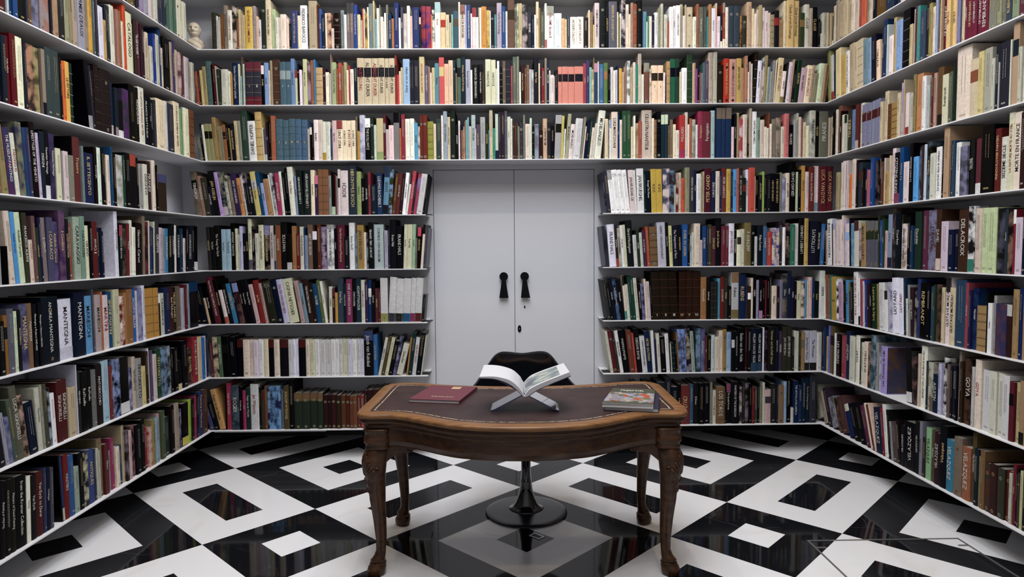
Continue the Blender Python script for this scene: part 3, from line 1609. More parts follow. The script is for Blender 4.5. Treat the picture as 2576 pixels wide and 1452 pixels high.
145 75 712
~-12
205 110 ddb
225 165 334
278 165 b86V433
315 190 a96V553
338 205 211
365 200 987B223
412 190 455
470 215 455
492 260 112
520 290 d61
555 295 da4:LE_PITTORE
590 305 243S897
~-50
690 h80 -
722 280 112B999
740 315 334
~0
775 325 322S654
@L2 240 180 3.569
0 h90 -
20 0 322S543
75 -5 322S543
165 0 322S543R887
192 105 235Bbaa
218 155 234B988
262 265 111Bccc
318 170 445V637
372 130 111
405 155 211:MONOGRAFIA
460 155 ccb:La_pittura_bolognese_del_700
500 240 123:FRANCO_BATTAGLIA
518 245 111:Pittura
548 260 223
562 265 445
640 260 dca
665 275 ccc
720 300 445
775 285 dca:La_pittura_emiliana_del_600
790 340 7a7
812 335 122
858 340 ddb
902 355 853S642
@L3 0 290 3.419
~-75
35 60 864
90 75 985
148 105 447V636:THE_MUSEUM_PAINTINGS
188 150 ccb:PAINTINGS_IN
~-55
238 60 886V446
272 105 258V347
300 105 447
352 60 211:LIFESTYLES_OF_THE_VENETO
378 150 bac
~-25
420 140 234:DISEGNI
465 130 112Bccc:Venetian_Heritage
507 165 547V335:Venetian_Heritage
550 285 cca
566 285 347
610 310 cbb
652 345 887
~-5
658 h60 -
664 185 111
722 195 733:Tresors
740 270 788
825 330 236:IL_SETTECENTO
@L3 220 360 4.104
~-20
120 45 211:Le_meraviglie
165 50 cdc
200 60 112
228 120 111
262 125 dcb
282 45 158
318 110 211
~-80
388 110 998Vbbb
415 110 254
475 90 111
535 105 112Tb43
568 138 111
~-60
605 205 999
648 210 ccb:DISEGNI_DI
692 180 433:PIRANESI
722 170 dcb
740 220 111
~-110
832 305 432T558
@L4 0 510 3.731
~-70
105 h60 -
160 78 cba
200 85 49d:Annibale_Carracci
255 90 bca:Annibale_Carracci
~-50
300 95 443:FRANCESCO_ALBANI
340 350 cba
375 125 755
400 235 343:CARPACCIO
425 140 225
465 140 877:IL_CERUTI
~-18
522 140 557:I_CARRACCI
577 180 447V658:Annibale_Carracci
635 75 757V536:Il_Cavaliere
668 155 223:LUCIO_FONTANA
714 190 953
775 135 9a9:CARAVAGGIO
818 128 798:CARAVAGGIO
858 215 cca:CERANO
885 180 112
940 178 722:^Il_Ceruti
968 240 235
@L4 240 520 4.319
50 170 622
92 232 235
125 270 312
235 h85 -
270 55 ccd:CARAVAGGIO
~-5
305 200 122Ta45:CECCO_BRAVO
352 185 222V654
382 185 823:Il_Cerano
410 150 ccb
448 225 ddc
512 180 211:Giacomo_Ceruti
522 195 433
550 105 876:^CERUTI
585 170 311V734
600 155 cba
625 215 247
642 230 236
658 165 bba
705 155 444:GIUSEPPE
740 230 bab
762 240 999
802 240 38b:CORREGGIO
838 210 112:CORREGGIO
870 190 111:CORREGGIO
890 205 ccc
928 210 112:CORREGGIO
962 240 146
990 345 cbb
1015 210 112
1055 225 223:CORREGGIO
1080 220 223
1118 215 111Bccc
@L5 0 720 3.285
~0
8 140 269
60 290 111
92 240 962L221
145 185 667
172 205 bca
198 195 222:RINASCIMENTO
262 145 447V668:MANTEGNA
300 140 864:MANTEGNA
338 145 112:Mantegna_a_Padova_1445-1460
370 135 112:Mantegna_e_Mantova_1460-1506
505 85 123R875:ANDREA_MANTEGNA
522 140 711
632 105 ccdBbbc:MANTEGNA
720 50 124:MANTEGNA
790 80 59c:MARIESCHI
805 25 556
851 70 a99:MARIESCHI
@L5 250 690 4.104
40 215 999
55 180 b64
122 215 cbb:MARTINI
172 180 158:SIMONE_MARTINI
235 155 bb9
278 225 822Vdbb:PAOLO_DE_MATTEIS
302 190 a74
360 155 963
402 155 26b:IACOPO_BELLINI
418 170 bbc
460 140 77aV99b
492 115 ccd
582 145 b83S974
630 140 b83S974
648 200 322Tddd
~-45
688 200 bba:CASABIANCA
745 140 236
~-30
785 145 522:Bob_McKnight
822 140 221:MICHELANGELO
868 125 765
895 145 aab
922 110 723
945 100 89a
~-10
1030 75 112T147
@L6 0 900 2.738
~-70
0 h60 -
50 300 223
75 390 99a
108 420 88aV458
135 290 565
182 200 665:LUCA_SIGNORELLI
215 265 b98V432
275 315 124
~-35
308 210 bba:Tintoretto
325 190 998
355 185 554
372 210 9abV223
403 250 ddd
~-15
445 165 622T622:SIGNORELLI
487 150 622T622:SIGNORELLI
~-5
540 200 ba8
548 45 bbc:PARMIGIANINO
570 85 333:PERUGINO
615 90 111:Raffaello
650 65 111:Raffaello
680 80 777
712 40 322:PINTORICCHIO
@L6 250 820 3.283
40 310 322:Jan_Van_Der_Straet
~-50
100 295 9bc
125 340 833
188 285 112V89c
~-70
262 270 111Bccc
~-30
~-12
292 350 447V99b
320 255 ba9:TINTORETTO
365 270 999:TINTORETTO
400 335 cb7
425 210 432
440 185 ddd
460 200 657
492 235 cbb
528 195 253:TINTORETTO
580 175 79bV345
605 165 9abV233:TINTORETTO
630 190 112
662 180 111
695 285 111Bcb8
740 120 112
788 190 322V854:BOWIE
828 90 a23:DAVID_BOWIE_IS
860 90 cb9
885 98 27c
905 85 dcc
920 65 247
@L7 0 1100 2.488
~-8
12 h78 222
45 285 112:^The_Rise_of_Painting
78 270 211
112 260 221:Masters_of_Dutch_Painting
178 240 111:from_the_Kremer_Collection
202 245 ddc:Painting
240 240 222:Van_Eyck
282 215 622:Van_Eyck_to_Durer
300 195 347
325 195 124:Catalogue
345 190 556
~-30
394 h75 -
402 120 111
415 125 348Bbba
~-10
445 105 822:MASTERS
478 110 36a
508 185 9a9
540 95 112
570 100 222Vbb9
605 75 459:ANTIQUES
620 75 346
635 70 bba
@L7 250 960 2.738
~-8
16 470 ccb
50 390 875
78 425 733:Ribera
102 480 999
128 385 a36
152 450 dcb
180 440 357
198 300 ba8
215 340 433V878
235 335 caa
268 300 322V966
~-20
300 300 112
328 265 111
352 325 a23
375 320 ca9Va23
398 265 985
422 255 8ab
440 225 b99
465 205 564
502 250 344
528 170 211
560 155 a98
~-5
578 190 334V88a
620 150 111Bcb4
640 125 9b3
662 120 322
675 100 a36:Painting
692 90 322
720 70 348:Painting_in_Florence
752 55 643
@E0 2060 0 3.733
78 h60 -
95 150 ba9
105 130 ba8
130 150 134Bccb
~10
152 55 cb9
~15
180 0 a98
235 0 ba8
262 -5 cb9
290 0 ba8
~0
325 -5 dcb
365 -5 cba
385 -5 b43
~10
430 -20 d64
460 -20 997
490 -20 cba
520 -25 113
620 -40 752
700 -60 346
@E1 2060 100 2.737
62 h60 -
~-8
82 80 995
100 110 bbbBa33
~0
112 80 234
148 65 dc9
182 105 ca5
205 80 ddd:THE_DRAWINGS_OF_ROEMERS
240 30 ba8
262 20 cb9
300 0 cb9S998
332 0 79a
356 -10 8ac
390 -30 224
415 5 eca:TABLEAUX
@E1 2060 0 3.733
592 275 247:DRAWINGS
628 195 247
640 240 bcc
680 340 edd
705 175 ba7
765 195 8ad
835 100 112S788
862 235 cb8
895 90 bab
905 60 743
932 65 499
975 115 457
@E1 2300 0 4.562
12 60 743
40 75 499
95 140 347
152 30 333
188 50 a95
228 85 dcb
255 -60 9ac
285 -30 553
300 -20 ca8
355 -40 723:^OF_REMBRANDT
400 -60 db7:^TIEPOLO
442 -60 db7:^TIEPOLO
480 -60 ca7
515 -70 88b
530 -50 433
565 -70 cb9
600 -80 824:^of_REMBRANDT
650 -80 824:^OF_REMBRANDT
705 -90 824:^of_REMBRANDT
755 -90 824:^OF_REMBRANDT
838 -90 824:^REMBRANDT
882 -90 887
935 -90 887
990 -95 997
1040 -95 776
1105 -95 456:^RUBENS
1185 -95 897
1200 -95 446
1275 -100 734
@E2 2060 100 2.737
68 h60 -
88 530 cb9
105 505 211:Rubens
120 485 ccb
142 460 854
152 495 312:RUBENS
170 520 ccb
188 520 bbaT242
222 490 443:^TENIERS
245 485 68b
268 450 733Bba9
290 440 ccb
320 450 88aL622R986
352 440 88aL622R986
375 425 89aL622
400 418 88aL622
415 408 88aL622
432 430 cb9
458 360 cb9
488 445 742S975
530 435 a84S743
552 370 cb9
575 300 bac
582 280 ba8
605 370 dccBa33
640 370 bba
658 245 985
700 240 c85
726 255 ddd
739 320 abb
@E2 2300 30 2.83
70 460 465
105 470 987
130 440 733
150 440 b98
190 400 753B322
232 450 cca:^Rembrandt
262 430 665
272 395 243
~-100
375 285 dcb
440 380 cb9L953
480 330 cb7
~-35
535 280 aa9
560 350 bba
590 260 234
~-5
595 365 ccc
670 220 334
~10
680 200 ccb
725 85 b97L234
752 250 bba
800 240 ccb
@E3 2060 350 3.911
148 1000 -
182 330 a97
205 330 a93
~0
225 235 ccb
252 220 dcc
275 215 cbb
290 355 bdc
312 350 e73
345 200 dcb
358 245 86a
376 210 211
412 235 345S653L632
428 290 322
462 285 136:Peinture
492 305 b67
528 190 25a
578 210 112V655
600 155 212
626 225 743
640 190 cba
680 320 b95
698 165 cb9
~5
730 95 dcc
782 135 212B946:CITIZENS-KINGS
822 85 159:^A.J._Watteau
876 225 dcc
915 45 112:^La_nature_silencieuse
965 175 5ae
@E3 2300 260 3.159
42 350 234V679
58 340 533
78 330 bcd
112 305 221V567:^Francois_Ier
155 400 ccb
200 350 ddd:^Le_portrait_dans_le_tableau
218 325 112
262 190 b97
285 300 112:^Philostrato
308 300 357
348 315 ddd
406 345 88aV556
436 300 111:^SALONS
465 290 222:^SALONS
518 285 734Bccc
~0
620 180 111
665 205 722:^FRENCH_FLOWER_PAINTERS
718 270 ccb:^SEIZIEME_SIECLE
765 80 cca:^LA_NATURE_MORTE_AU_XVIIIe
825 75 dcb:^MORTE_EN_FRANCE
880 75 422
@E4 2050 510 4.322
112 1000 -
~-5
132 305 b98
182 180 ddd:JEAN_S_CHARDIN
190 230 623
215 185 cccT9ac
240 195 cbb
290 190 dcc
~-3
308 140 dcb:CHARDIN
328 190 bac
370 230 dccL9be
388 170 223:Le_Sueur
420 225 59cV8ab
~0
470 200 ccbT633
492 280 b9aV443
545 225 a85:MARCEL_CLOUET
590 205 667T777L342R985
640 200 667T777L342R985
680 200 667T777L342R985
700 140 343:Jean_Clouet
728 195 35a
745 180 253:CLOUET
770 305 caa
815 130 89bB335:Corot
850 60 333V655:COROT
910 120 123:Courbet
925 130 332
985 230 dccV987:Gustave_Courbet
1020 160 112
1048 250 147
1070 95 111:DANDRE-BARDON
1138 100 243:Daumier
@E4 2300 490 3.569
90 145 735
178 140 88aV645:DAVID
222 135 532Bcba:DAVID
285 240 cbc
340 315 125
385 310 124
470 135 532:DELACROIX
528 105 dddV222B387
585 125 cba
640 120 bc9
720 118 bc9
785 125 222V556
812 130 345:Louis_Degas
860 130 211V865
885 135 923Tddd
948 205 cbc
985 140 124
1030 200 334
@E5 2050 670 3.733
68 1000 -
~-5
95 90 ddd
122 80 953
138 110 865
152 80 377
198 100 b93:^Ivo
215 115 222Vddd
262 150 b9b
285 135 112
315 132 49c:ALBERT
332 150 643T774
360 150 223
402 55 ddd:GEORGES_DE_LA_TOUR
420 115 dddB111:Georges_de_La_Tour
445 120 a46
462 140 cbb
485 130 24a
512 165 422:IL
530 135 111:LAWRENCE
580 165 142:Laurent_de_la_Hyre
595 165 985
650 155 ccc
680 230 dddT433
720 150 bbcV77a
785 110 dde:^LIOTARD
830 115 dde:^LIOTARD
850 110 246
870 305 ccb
890 175 999:MANET
922 200 423:^LOUIS_MOLLER
~12
940 190 998V222
970 120 348V447:Claude
@E5 2300 690 3.420
90 75 111:REMBRANDT
120 80 112
148 105 357
158 90 354:^Louyse_Moillon
~15
220 90 332V754
245 115 cb9
~45
290 30 dccT333:^GUSTAVE_MOREAU
335 120 cb9:^GUSTAVE_MOREAU
425 50 357
~40
450 75 a45:^Jean_Nanteuil
470 140 336
515 125 247V126:Nattier
~10
608 275 a85S653
618 155 111
655 250 ddd:^Oudry
680 185 999
~0
775 255 447V645
820 260 422Tbbb
872 130 a85
905 120 137
1010 120 a86
@E6 2050 800 3.422
60 1000 -
78 75 247
88 160 a86
110 160 ca7
122 65 77c
142 65 764L321
160 70 653L321
~-3
175 130 ddd
212 135 211:LES_FRERES
252 150 a45
285 110 236:^VINCENT
330 155 ccb
342 240 975V321
372 150 ddc:^VOUET
388 175 322
412 210 ccb
448 205 dcb:^WATTEAU
472 215 532V976
510 145 367V89a
532 210 999:^ANTOINE_WATTEAU
558 295 bbcV556
612 245 a9dF557:^Les_Watteau_de_Lille
~-10
785 h50 -
832 260 222Bccc
870 290 333V755
@E6 2300 870 3.040
15 60 333
~0
30 60 cba
75 0 ddc:^BENEZET_SUR_LA_TROUBLE_DE_BAYEU
95 115 345
132 125 bbaV765
172 220 135:AGUSTIN
195 135 bbd
235 90 111Vccc:^Antonio_Carnicero
258 140 766
275 155 212
300 155 234
318 155 113
335 40 987
358 120 432
425 95 643V211:GOYA
445 160 bbb
492 105 dcb:GOYA
558 185 ccc
608 195 ccb
655 210 ccb
708 225 ccc
~10
745 275 723L211
788 285 ba7
825 270 a86B222
880 210 a95
@E7 2040 930 2.933
40 1000 -
~-80
100 110 aa9:MURILLO
130 135 a98
~-70
160 115 434
210 190 99aV666
235 190 432V754
285 185 644
~-60
320 240 137Tccb
365 240 112
410 240 112
440 250 735
455 230 dcb
470 240 743
480 230 dba
~-25
525 280 235:VELAZQUEZ
545 280 923
570 255 ddd
588 295 222
605 380 999
640 385 655
660 370 322
~0
685 410 223:^VELAZQUEZ
765 390 112:^VELAZQUEZ
790 380 222:VELAZQUEZ
@E7 2300 1020 2.344
12 65 322
38 95 889:VELAZQUEZ
58 190 433
88 130 8b8:VELAZQUEZ
108 145 654:Velazquez
138 160 423:^VELAZQUEZ
180 115 112:^Velazquez
222 200 38a:VELAZQUEZ
270 185 876R964
~5
318 245 a64:VELAZQUEZ
342 160 653:VELAZQUEZ
368 255 234
378 300 984
405 265 864
435 340 443R975V632
475 345 522R975V422
518 370 443R887
545 385 722R975
562 400 bba
580 345 823:Velazquez
592 375 223
608 400 543R985
625 385 bb8
650 375 112
680 340 332
"""
TITLES_SRC = DATA
# ---------------------------------------------------------------- lettering
chars = sorted(set(ch for ch in TITLES_SRC if ch not in ' _\n^')|set("MughalIndia260COLNAGHIVX."))
GLY = {}
def make_glyphs():
    obs = []
    for ch in chars:
        cu = bpy.data.curves.new('glyph', 'FONT'); cu.body = ch; cu.size = 1.0; cu.resolution_u = 2; cu.offset = 0.002
        o = bpy.data.objects.new('glyph', cu); COL.objects.link(o); obs.append((ch, o))
    dg = bpy.context.evaluated_depsgraph_get(); dg.update()
    for ch, o in obs:
        me = o.evaluated_get(dg).to_mesh()
        vs = [(v.co.x, v.co.y) for v in me.vertices]; fs = [tuple(p.vertices) for p in me.polygons]
        if vs:
            x0 = min(v[0] for v in vs); x1 = max(v[0] for v in vs)
            GLY[ch] = ([(x-x0, y) for x, y in vs], fs, x1-x0)
        o.evaluated_get(dg).to_mesh_clear()
    for ch, o in obs:
        cu = o.data; bpy.data.objects.remove(o); bpy.data.curves.remove(cu)
make_glyphs()
def text_len(t): return sum((0.28 if ch in ' _' else GLY[ch][2]+0.07) for ch in t if ch in ' _' or ch in GLY)
def add_text(mb, t, size, fn, col, m='print', sx=1.0):
    """glyphs laid along +a (reading direction) and +b (up of the letters); fn(a,b)->xyz"""
    a = 0.0
    for ch in t:
        if ch in ' _': a += 0.28*size*sx; continue
        if ch not in GLY: continue
        vs, fs, wd = GLY[ch]
        mb.add([fn(a+x*size*sx, y*size) for x, y in vs], fs, m, col)
        a += (wd+0.07)*size*sx
# ---------------------------------------------------------------- book data
SB = 0.018
XLs, XRs = XL-SB, XR+SB
WALLS = {'R': (1, SB), 'L': (0, XLs), 'E': (0, XRs)}
def parse():
    rows = {}; cur = None
    for line in DATA.split('\n'):
        line = line.strip()
        if not line: continue
        if line[0] == '@':
            k, ox, oy, kk = line[1:].split(); wall, row = k[0], int(k[1]); ox, oy, kk = float(ox), float(oy), float(kk)
            rows.setdefault((wall, row), []); cur = rows[(wall, row)]; lean = None; continue
        if line[0] == '~': lean = None if line == '~' else float(line[1:]); continue
        body, _, title = line.partition(':')
        x, y, c = body.split()
        cur.append((ox+float(x)/kk, (y if y[0] == 'h' else oy+float(y)/kk), c, None if lean is None else lean/kk, title))
    return rows
def base_s(wall, row, px):
    """position along the wall of a point on the shelf line at image column px"""
    ax, val = WALLS[wall]; z = ztop(row); py = 700.0
    for _ in range(25):
        p = at_plane(px, py, ax, val); q = Vector(p); q.z = z; py = proj(q)[1]
    return (p.x if wall == 'R' else p.y), py
class Bk: pass
ROWS = parse(); BOOKS = []
for (wall, row), items in ROWS.items():
    ax, val = WALLS[wall]
    prev = ppx = None
    for px, y, c, lean, title in items:
        s, py = base_s(wall, row, px)
        if prev is None and c != '-':
            ppx = px-9 if wall != 'L' else px-22; prev = base_s(wall, row, ppx)[0]
        if c == '-': prev, ppx = s, px; continue
        wd = abs(s-prev)
        if wd < 0.0015 or px <= ppx: continue
        b = Bk(); b.wall, b.row, b.title, b.px, b.py = wall, row, title, px, py
        b.s0, b.s1, b.c = prev, s, c
        b.lean = 0.0
        if isinstance(y, str): b.h = float(y[1:])/100*S; b.ytop = py-b.h*360
        else:
            mid = (px+ppx)/2+(lean or 0)
            t = at_plane(mid, y, ax, val); b.h = t.z-ztop(row); b.ytop = y
            if lean is not None:
                t2 = at_plane(px+lean, y, ax, val); st = t2.x if wall == 'R' else t2.y
                b.lean = (st-s)*(1 if wall != 'E' else -1)
        b.h = max(0.10, min(b.h, S-0.016)); b.lean = max(-0.12, min(0.12, b.lean))
        if abs(b.lean) < 0.010: b.lean = 0.0
        b.wpx = px-ppx; b.area = b.wpx*max(5.0, py-b.ytop)
        BOOKS.append(b); prev, ppx = s, px
# neighbours may not lean through each other
def fc(b): return (-b.s0, -b.s1) if b.wall == 'E' else (b.s0, b.s1)
for key in ROWS:
    l = [b for b in BOOKS if (b.wall, b.row) == key]
    for a, b in zip(l, l[1:]):
        if b.lean < 0:
            h = min(a.h, b.h); gap = fc(b)[0]-fc(a)[1]
            b.lean = min(0.0, max(b.lean, (a.lean/a.h*h-gap)/h*b.h))
    for a, b in reversed(list(zip(l, l[1:]))):
        if a.lean > 0:
            h = min(a.h, b.h); gap = fc(b)[0]-fc(a)[1]
            a.lean = max(0.0, min(a.lean, (b.lean/b.h*h+gap)/h*a.h))
# beyond the picture frame the shelves simply go on
def filler(wall, row, s_from, s_to, seed):
    rnd = random.Random(seed); src = [b for b in BOOKS if b.wall == wall and b.row == row] or [b for b in BOOKS if b.wall == wall]
    s = s_from; out = []
    while s < s_to:
        q = rnd.choice(src); wd = rnd.uniform(0.012, 0.05); b = Bk()
        b.wall, b.row, b.title, b.c = wall, row, '', q.c
        b.s0, b.s1 = (s, s+wd) if wall != 'E' else (s+wd, s)
        if wall == 'L': b.s0, b.s1 = s, s+wd
        b.h = q.h if not isinstance(q.h, str) else 0.3; b.lean = 0.0; b.area = 0; b.wpx = 0; b.fill = True
        out.append(b); s += wd+0.0005
    return out
FILL = []
for (wall, row) in list(ROWS):
    if wall == 'R': continue
    bs = [b for b in BOOKS if b.wall == wall and b.row == row]
    lo = min(min(b.s0, b.s1) for b in bs)
    if wall == 'L' and row == 0: lo = min(lo, -0.5)
    FILL += filler(wall, row, -3.3, lo-0.06, hash((row, wall == 'L')) & 255)
FILL += filler('R', 7, -0.56 if False else 0.70, base_s('R', 7, 1600)[0], 5)
# ---------------------------------------------------------------- book geometry
def frame(b):
    """matrix: local x along the shelf (left to right facing it), y into the shelf, z up; lean about a bottom corner"""
    zt = ztop(b.row)+0.0006
    th = math.atan2(b.lean, b.h); wd = abs(b.s1-b.s0)
    if b.wall == 'R': base = Matrix.Translation((b.s0, SB+b.back, zt))
    elif b.wall == 'L': base = Matrix.Translation((XLs-b.back, b.s0, zt)) @ Matrix.Rotation(math.pi/2, 4, 'Z')
    else: base = Matrix.Translation((XRs+b.back, b.s0, zt)) @ Matrix.Rotation(-math.pi/2, 4, 'Z')
    if th > 0: piv = Matrix.Translation((wd, 0, 0))
    else: piv = Matrix.Identity(4)
    w2 = wd*math.cos(th)-0.0005
    if th > 0: sh = Matrix.Translation((-w2, 0, 0))
    else: sh = Matrix.Identity(4)
    return base @ piv @ Matrix.Rotation(th, 4, 'Y') @ sh, w2
rk = random.Random(11)
def tone(h):
    c = hexc(h); g_ = lum(c); k = g_**0.30*GAIN; return tuple(max(0.0, min(0.84, (g_+(v-g_)*0.88)*k)) for v in c)
def lum(c): return 0.3*c[0]+0.6*c[1]+0.1*c[2]
for b in BOOKS+FILL:
    b.back = rk.choice([0, 0, 0.002, 0.004, 0.007, 0.012]) if b.lean == 0 else 0.002
    b.dep = max(0.11, min(0.225, b.h*rk.uniform(0.68, 0.82)))
    m_ = re.match(r'([0-9a-f]{3})((?:[A-Z][0-9a-f]{3})*)', b.c)
    b.col = tone(m_.group(1))
    b.mods = {k[0]: tone(k[1:]) for k in re.findall(r'[A-Z][0-9a-f]{3}', m_.group(2))}
    b.jacket = rk.random() < 0.45
def cover(mb, b, w_, X):
    t = 0.0022 if w_ > 0.012 else 0.0008; t = min(t, w_*0.2); h, d = b.h, b.dep
    bulge = min(0.004, w_*0.14) if not b.jacket else min(0.0015, w_*0.05)
    n = 5; out = [(0, d), (0, bulge+0.001)]
    for k in range(1, n): a = math.pi*k/n; out.append((w_/2-w_/2*math.cos(a), bulge-bulge*math.sin(a)))
    out += [(w_, bulge+0.001), (w_, d)]
    inn = [(w_-t, d), (w_-t, bulge+t+0.001), (t, bulge+t+0.001), (t, d)]
    no, ni = len(out), len(inn); pts = out+inn; N = no+ni
    vs = [(x, y, 0) for x, y in pts]+[(x, y, h) for x, y in pts]
    fs = [(i, (i+1) % N, (i+1) % N+N, i+N) for i in range(N)]
    # top and bottom caps as strips: left board, spine, right board
    def cap(o, up):
        q = [(0, 1, N-2, N-1), (1,)+tuple(range(2, no-1))+(no-2+0,)+(no+1, no+2)]
        L_ = (0, 1, no+2, no+3); R_ = (no-2, no-1, no, no+1); Sp = tuple(range(1, no-1))+(no+1, no+2)
        r = [tuple(i+o for i in f) for f in (L_, Sp, R_)]
        return r if up else [f[::-1] for f in r]
    fs += cap(N, True)+cap(0, False)
    m = 'book_art' if 'V' in b.mods else ('book_jacket' if b.jacket else 'book_cloth')
    mb.add(vs, fs, m, b.col, b.mods.get('V', b.col), xf=X)
    b.bulge = bulge
def pages(mb, b, w_, X):
    t = min(0.0022 if w_ > 0.012 else 0.0008, w_*0.2)
    k = rk.uniform(0.35, 0.75)
    mb.box(t, w_-t, b.bulge+t+0.001, b.dep-0.004, 0.003, b.h-0.0035, 'book_paper', (0.42*k, 0.40*k, 0.36*k), xf=X)
def patch(mb, x0, x1, z0, z1, b, w_, X, m, c, off=0.0004):
    """a patch wrapped over the rounded spine"""
    n = 6; rows = []
    for k in range(n+1):
        x = x0+(x1-x0)*k/n; a = math.acos(max(-1, min(1, 1-2*x/w_)))
        y = b.bulge-b.bulge*math.sin(a)-off
        rows.append([(x, y, z0), (x, y, z1)])
    mb.grid(rows, m, c, xf=X)
def lum(c): return 0.3*c[0]+0.6*c[1]+0.1*c[2]
def decor(mb, b, w_, X):
    m_ = b.mods; h = b.h; paint = 'book_jacket' if b.jacket else 'book_cloth'
    lab = False
    if 'T' in m_: patch(mb, 0.0002, w_-0.0002, h*0.78, h*0.998, b, w_, X, paint, m_['T']); lab = True
    if 'B' in m_: patch(mb, 0.0002, w_-0.0002, h*0.01, h*0.2, b, w_, X, paint, m_['B']); lab = True
    if 'L' in m_: patch(mb, w_*0.04, w_*0.96, h*0.60, h*0.80, b, w_, X, paint, m_['L']); lab = True
    if 'S' in m_:
        lab = True
    if 'R' in m_:
        r = min(0.009, w_*0.36)
        for zc in (h*0.07, h*0.8):
            k = 12; y = -0.0012
            mb.add([(w_/2+r*math.cos(2*math.pi*i/k), y, zc+r*math.sin(2*math.pi*i/k)) for i in range(k)], [tuple(range(k))], 'book_paper', m_['R'], xf=X)
            if r > 0.005: mb.add([(w_/2+r*.55*math.cos(2*math.pi*i/k), y-0.0003, zc+r*.55*math.sin(2*math.pi*i/k)) for i in range(k)], [tuple(range(k))], 'print', tuple(v*0.35 for v in m_['R']), xf=X)
        lab = True
    if 'F' in m_:
        x = -0.0006 if b.wall == 'L' else w_+0.0006
        mb.add([(x, 0.004, 0.004), (x, b.dep-0.004, 0.004), (x, b.dep-0.004, h-0.004), (x, 0.004, h-0.004)], [(0, 1, 2, 3)], 'book_art', m_['F'], tone('754'), xf=X)
    return lab
def ribs(mb, b, w_, X):
    if 'S' in b.mods:
        c = tuple(0.55*u+0.45*v for u, v in zip(b.mods['S'], b.col))
        for f in (0.13, 0.3, 0.48, 0.66, 0.83): patch(mb, 0.0002, w_-0.0002, b.h*f-0.002, b.h*f+0.002, b, w_, X, 'book_cloth', c, 0.0016)
def lettering(mb, b, w_, X):
    L0 = lum(b.col); h = b.h; off = -0.0011
    light_ = (0.52, 0.51, 0.47); dark_ = (0.03, 0.028, 0.03)
    col = light_ if L0 < 0.16 else dark_
    r = rk.random()
    if L0 < 0.16 and r < 0.3: col = (0.5, 0.38, 0.18)
    if L0 > 0.4 and r < 0.2: col = (0.25, 0.04, 0.04)
    t = b.title.strip()
    if t.upper() in ('LUCA',): # stacked two-letter mark at the head of the spine
        for q, (tt, zz) in enumerate((('LU', 0.92), ('CA', 0.875))):
            sz = min(w_*0.62, 0.03); ln = text_len(tt)*sz
            add_text(mb, tt, sz, lambda a, c, z0=h*zz: X @ Vector((w_/2-ln/2+a, off, z0-sz*0.35+c)), tuple(0.4*v+0.6*b.col[i] for i, v in enumerate(col)))
        t = ''
    up = t.startswith('^'); flat = t.startswith('_'); t = t.strip('^_')
    short = len(t) <= 3 and t != ''
    if short:
        sz = min(w_*0.55, 0.032); ln = text_len(t)*sz; sx = min(1.0, w_*0.8/max(ln, 1e-6)); ln *= sx
        z0 = h*(0.07 if b.wall == 'R' and b.row in (5, 6) else 0.42)
        cc = {'cccB995': None}.get(b.c); cc = b.mods.get('B', None) if b.row == 5 else None
        add_text(mb, t, sz, lambda a, c: X @ Vector((w_/2-ln/2+a, off, z0+c)), col if L0 < 0.16 else (0.04, 0.04, 0.06), sx=sx)
    elif t:
        big = t.isupper() and len(t) < 17
        sz = min(w_*(0.68 if big else 0.56), 0.04, h*0.24); sx = 0.84; ln = text_len(t)*sz*sx; mx = h*0.76
        if ln > mx:
            f = mx/ln; sz *= f; ln = mx
        z1 = h*0.94-(h*0.80-ln)*0.45
        if up: fn = lambda a, c: X @ Vector((w_/2+sz*0.35-c, off, z1-ln+a))
        else: fn = lambda a, c: X @ Vector((w_/2-sz*0.35+c, off, z1-a))
        add_text(mb, t, sz, fn, col, sx=sx)
    elif w_ > 0.010 and 'V' not in b.mods:
        # small print that cannot be read: broken lines, as it looks at this distance
        cc = tuple(b.col[i]*0.62+col[i]*0.38 for i in range(3))
        z = h*rk.uniform(0.86, 0.93); end = h*rk.uniform(0.35, 0.6); xw = min(0.0032, w_*0.14)
        for colx in ([0.5] if w_ < 0.022 else [0.4, 0.62]):
            zz = z
            while zz > end:
                l = rk.uniform(0.003, 0.012); mb.add([(w_*colx-xw/2, off, zz-l), (w_*colx+xw/2, off, zz-l), (w_*colx+xw/2, off, zz), (w_*colx-xw/2, off, zz)], [(0, 1, 2, 3)], 'print', cc, xf=X); zz -= l+0.0025
        l = 0.008; zz = h*0.06; mb.add([(w_*0.3, off, zz), (w_*0.7, off, zz), (w_*0.7, off, zz+l), (w_*0.3, off, zz+l)], [(0, 1, 2, 3)], 'print', cc, xf=X)
def hidden(b):
    # desk and chair stand before these
    return b.wall == 'R' and b.row == 7 and 915 < b.px < 1690
NAMES = [('white', 'ddd'), ('white', 'eee'), ('light grey', 'bbb'), ('grey', '999'), ('mid-grey', '777'), ('dark grey', '555'), ('charcoal', '333'), ('black', '111'),
 ('cream', 'edc'), ('cream', 'dcb'), ('buff', 'ca8'), ('buff', 'cb9'), ('sand', 'ba7'), ('tan', 'a85'), ('ochre', 'c93'), ('yellow', 'db3'), ('brown', '753'), ('dark brown', '432'), ('red-brown', '832'), ('orange', 'e62'),
 ('red', 'b22'), ('dark red', '822'), ('maroon', '612'), ('pink', 'c9a'), ('salmon', 'd87'), ('magenta', 'a36'), ('purple', '547'), ('lilac', 'a9c'), ('navy', '124'), ('dark blue', '236'), ('blue', '36a'), ('sky blue', '59c'), ('pale blue', '9bd'), ('slate blue', '678'), ('blue-grey', '456'), ('teal', '377'), ('dark green', '132'), ('green', '485'), ('pale green', '9b8'), ('olive', '774'), ('dark olive', '443'), ('near-black blue', '112'), ('rust', 'a53')]
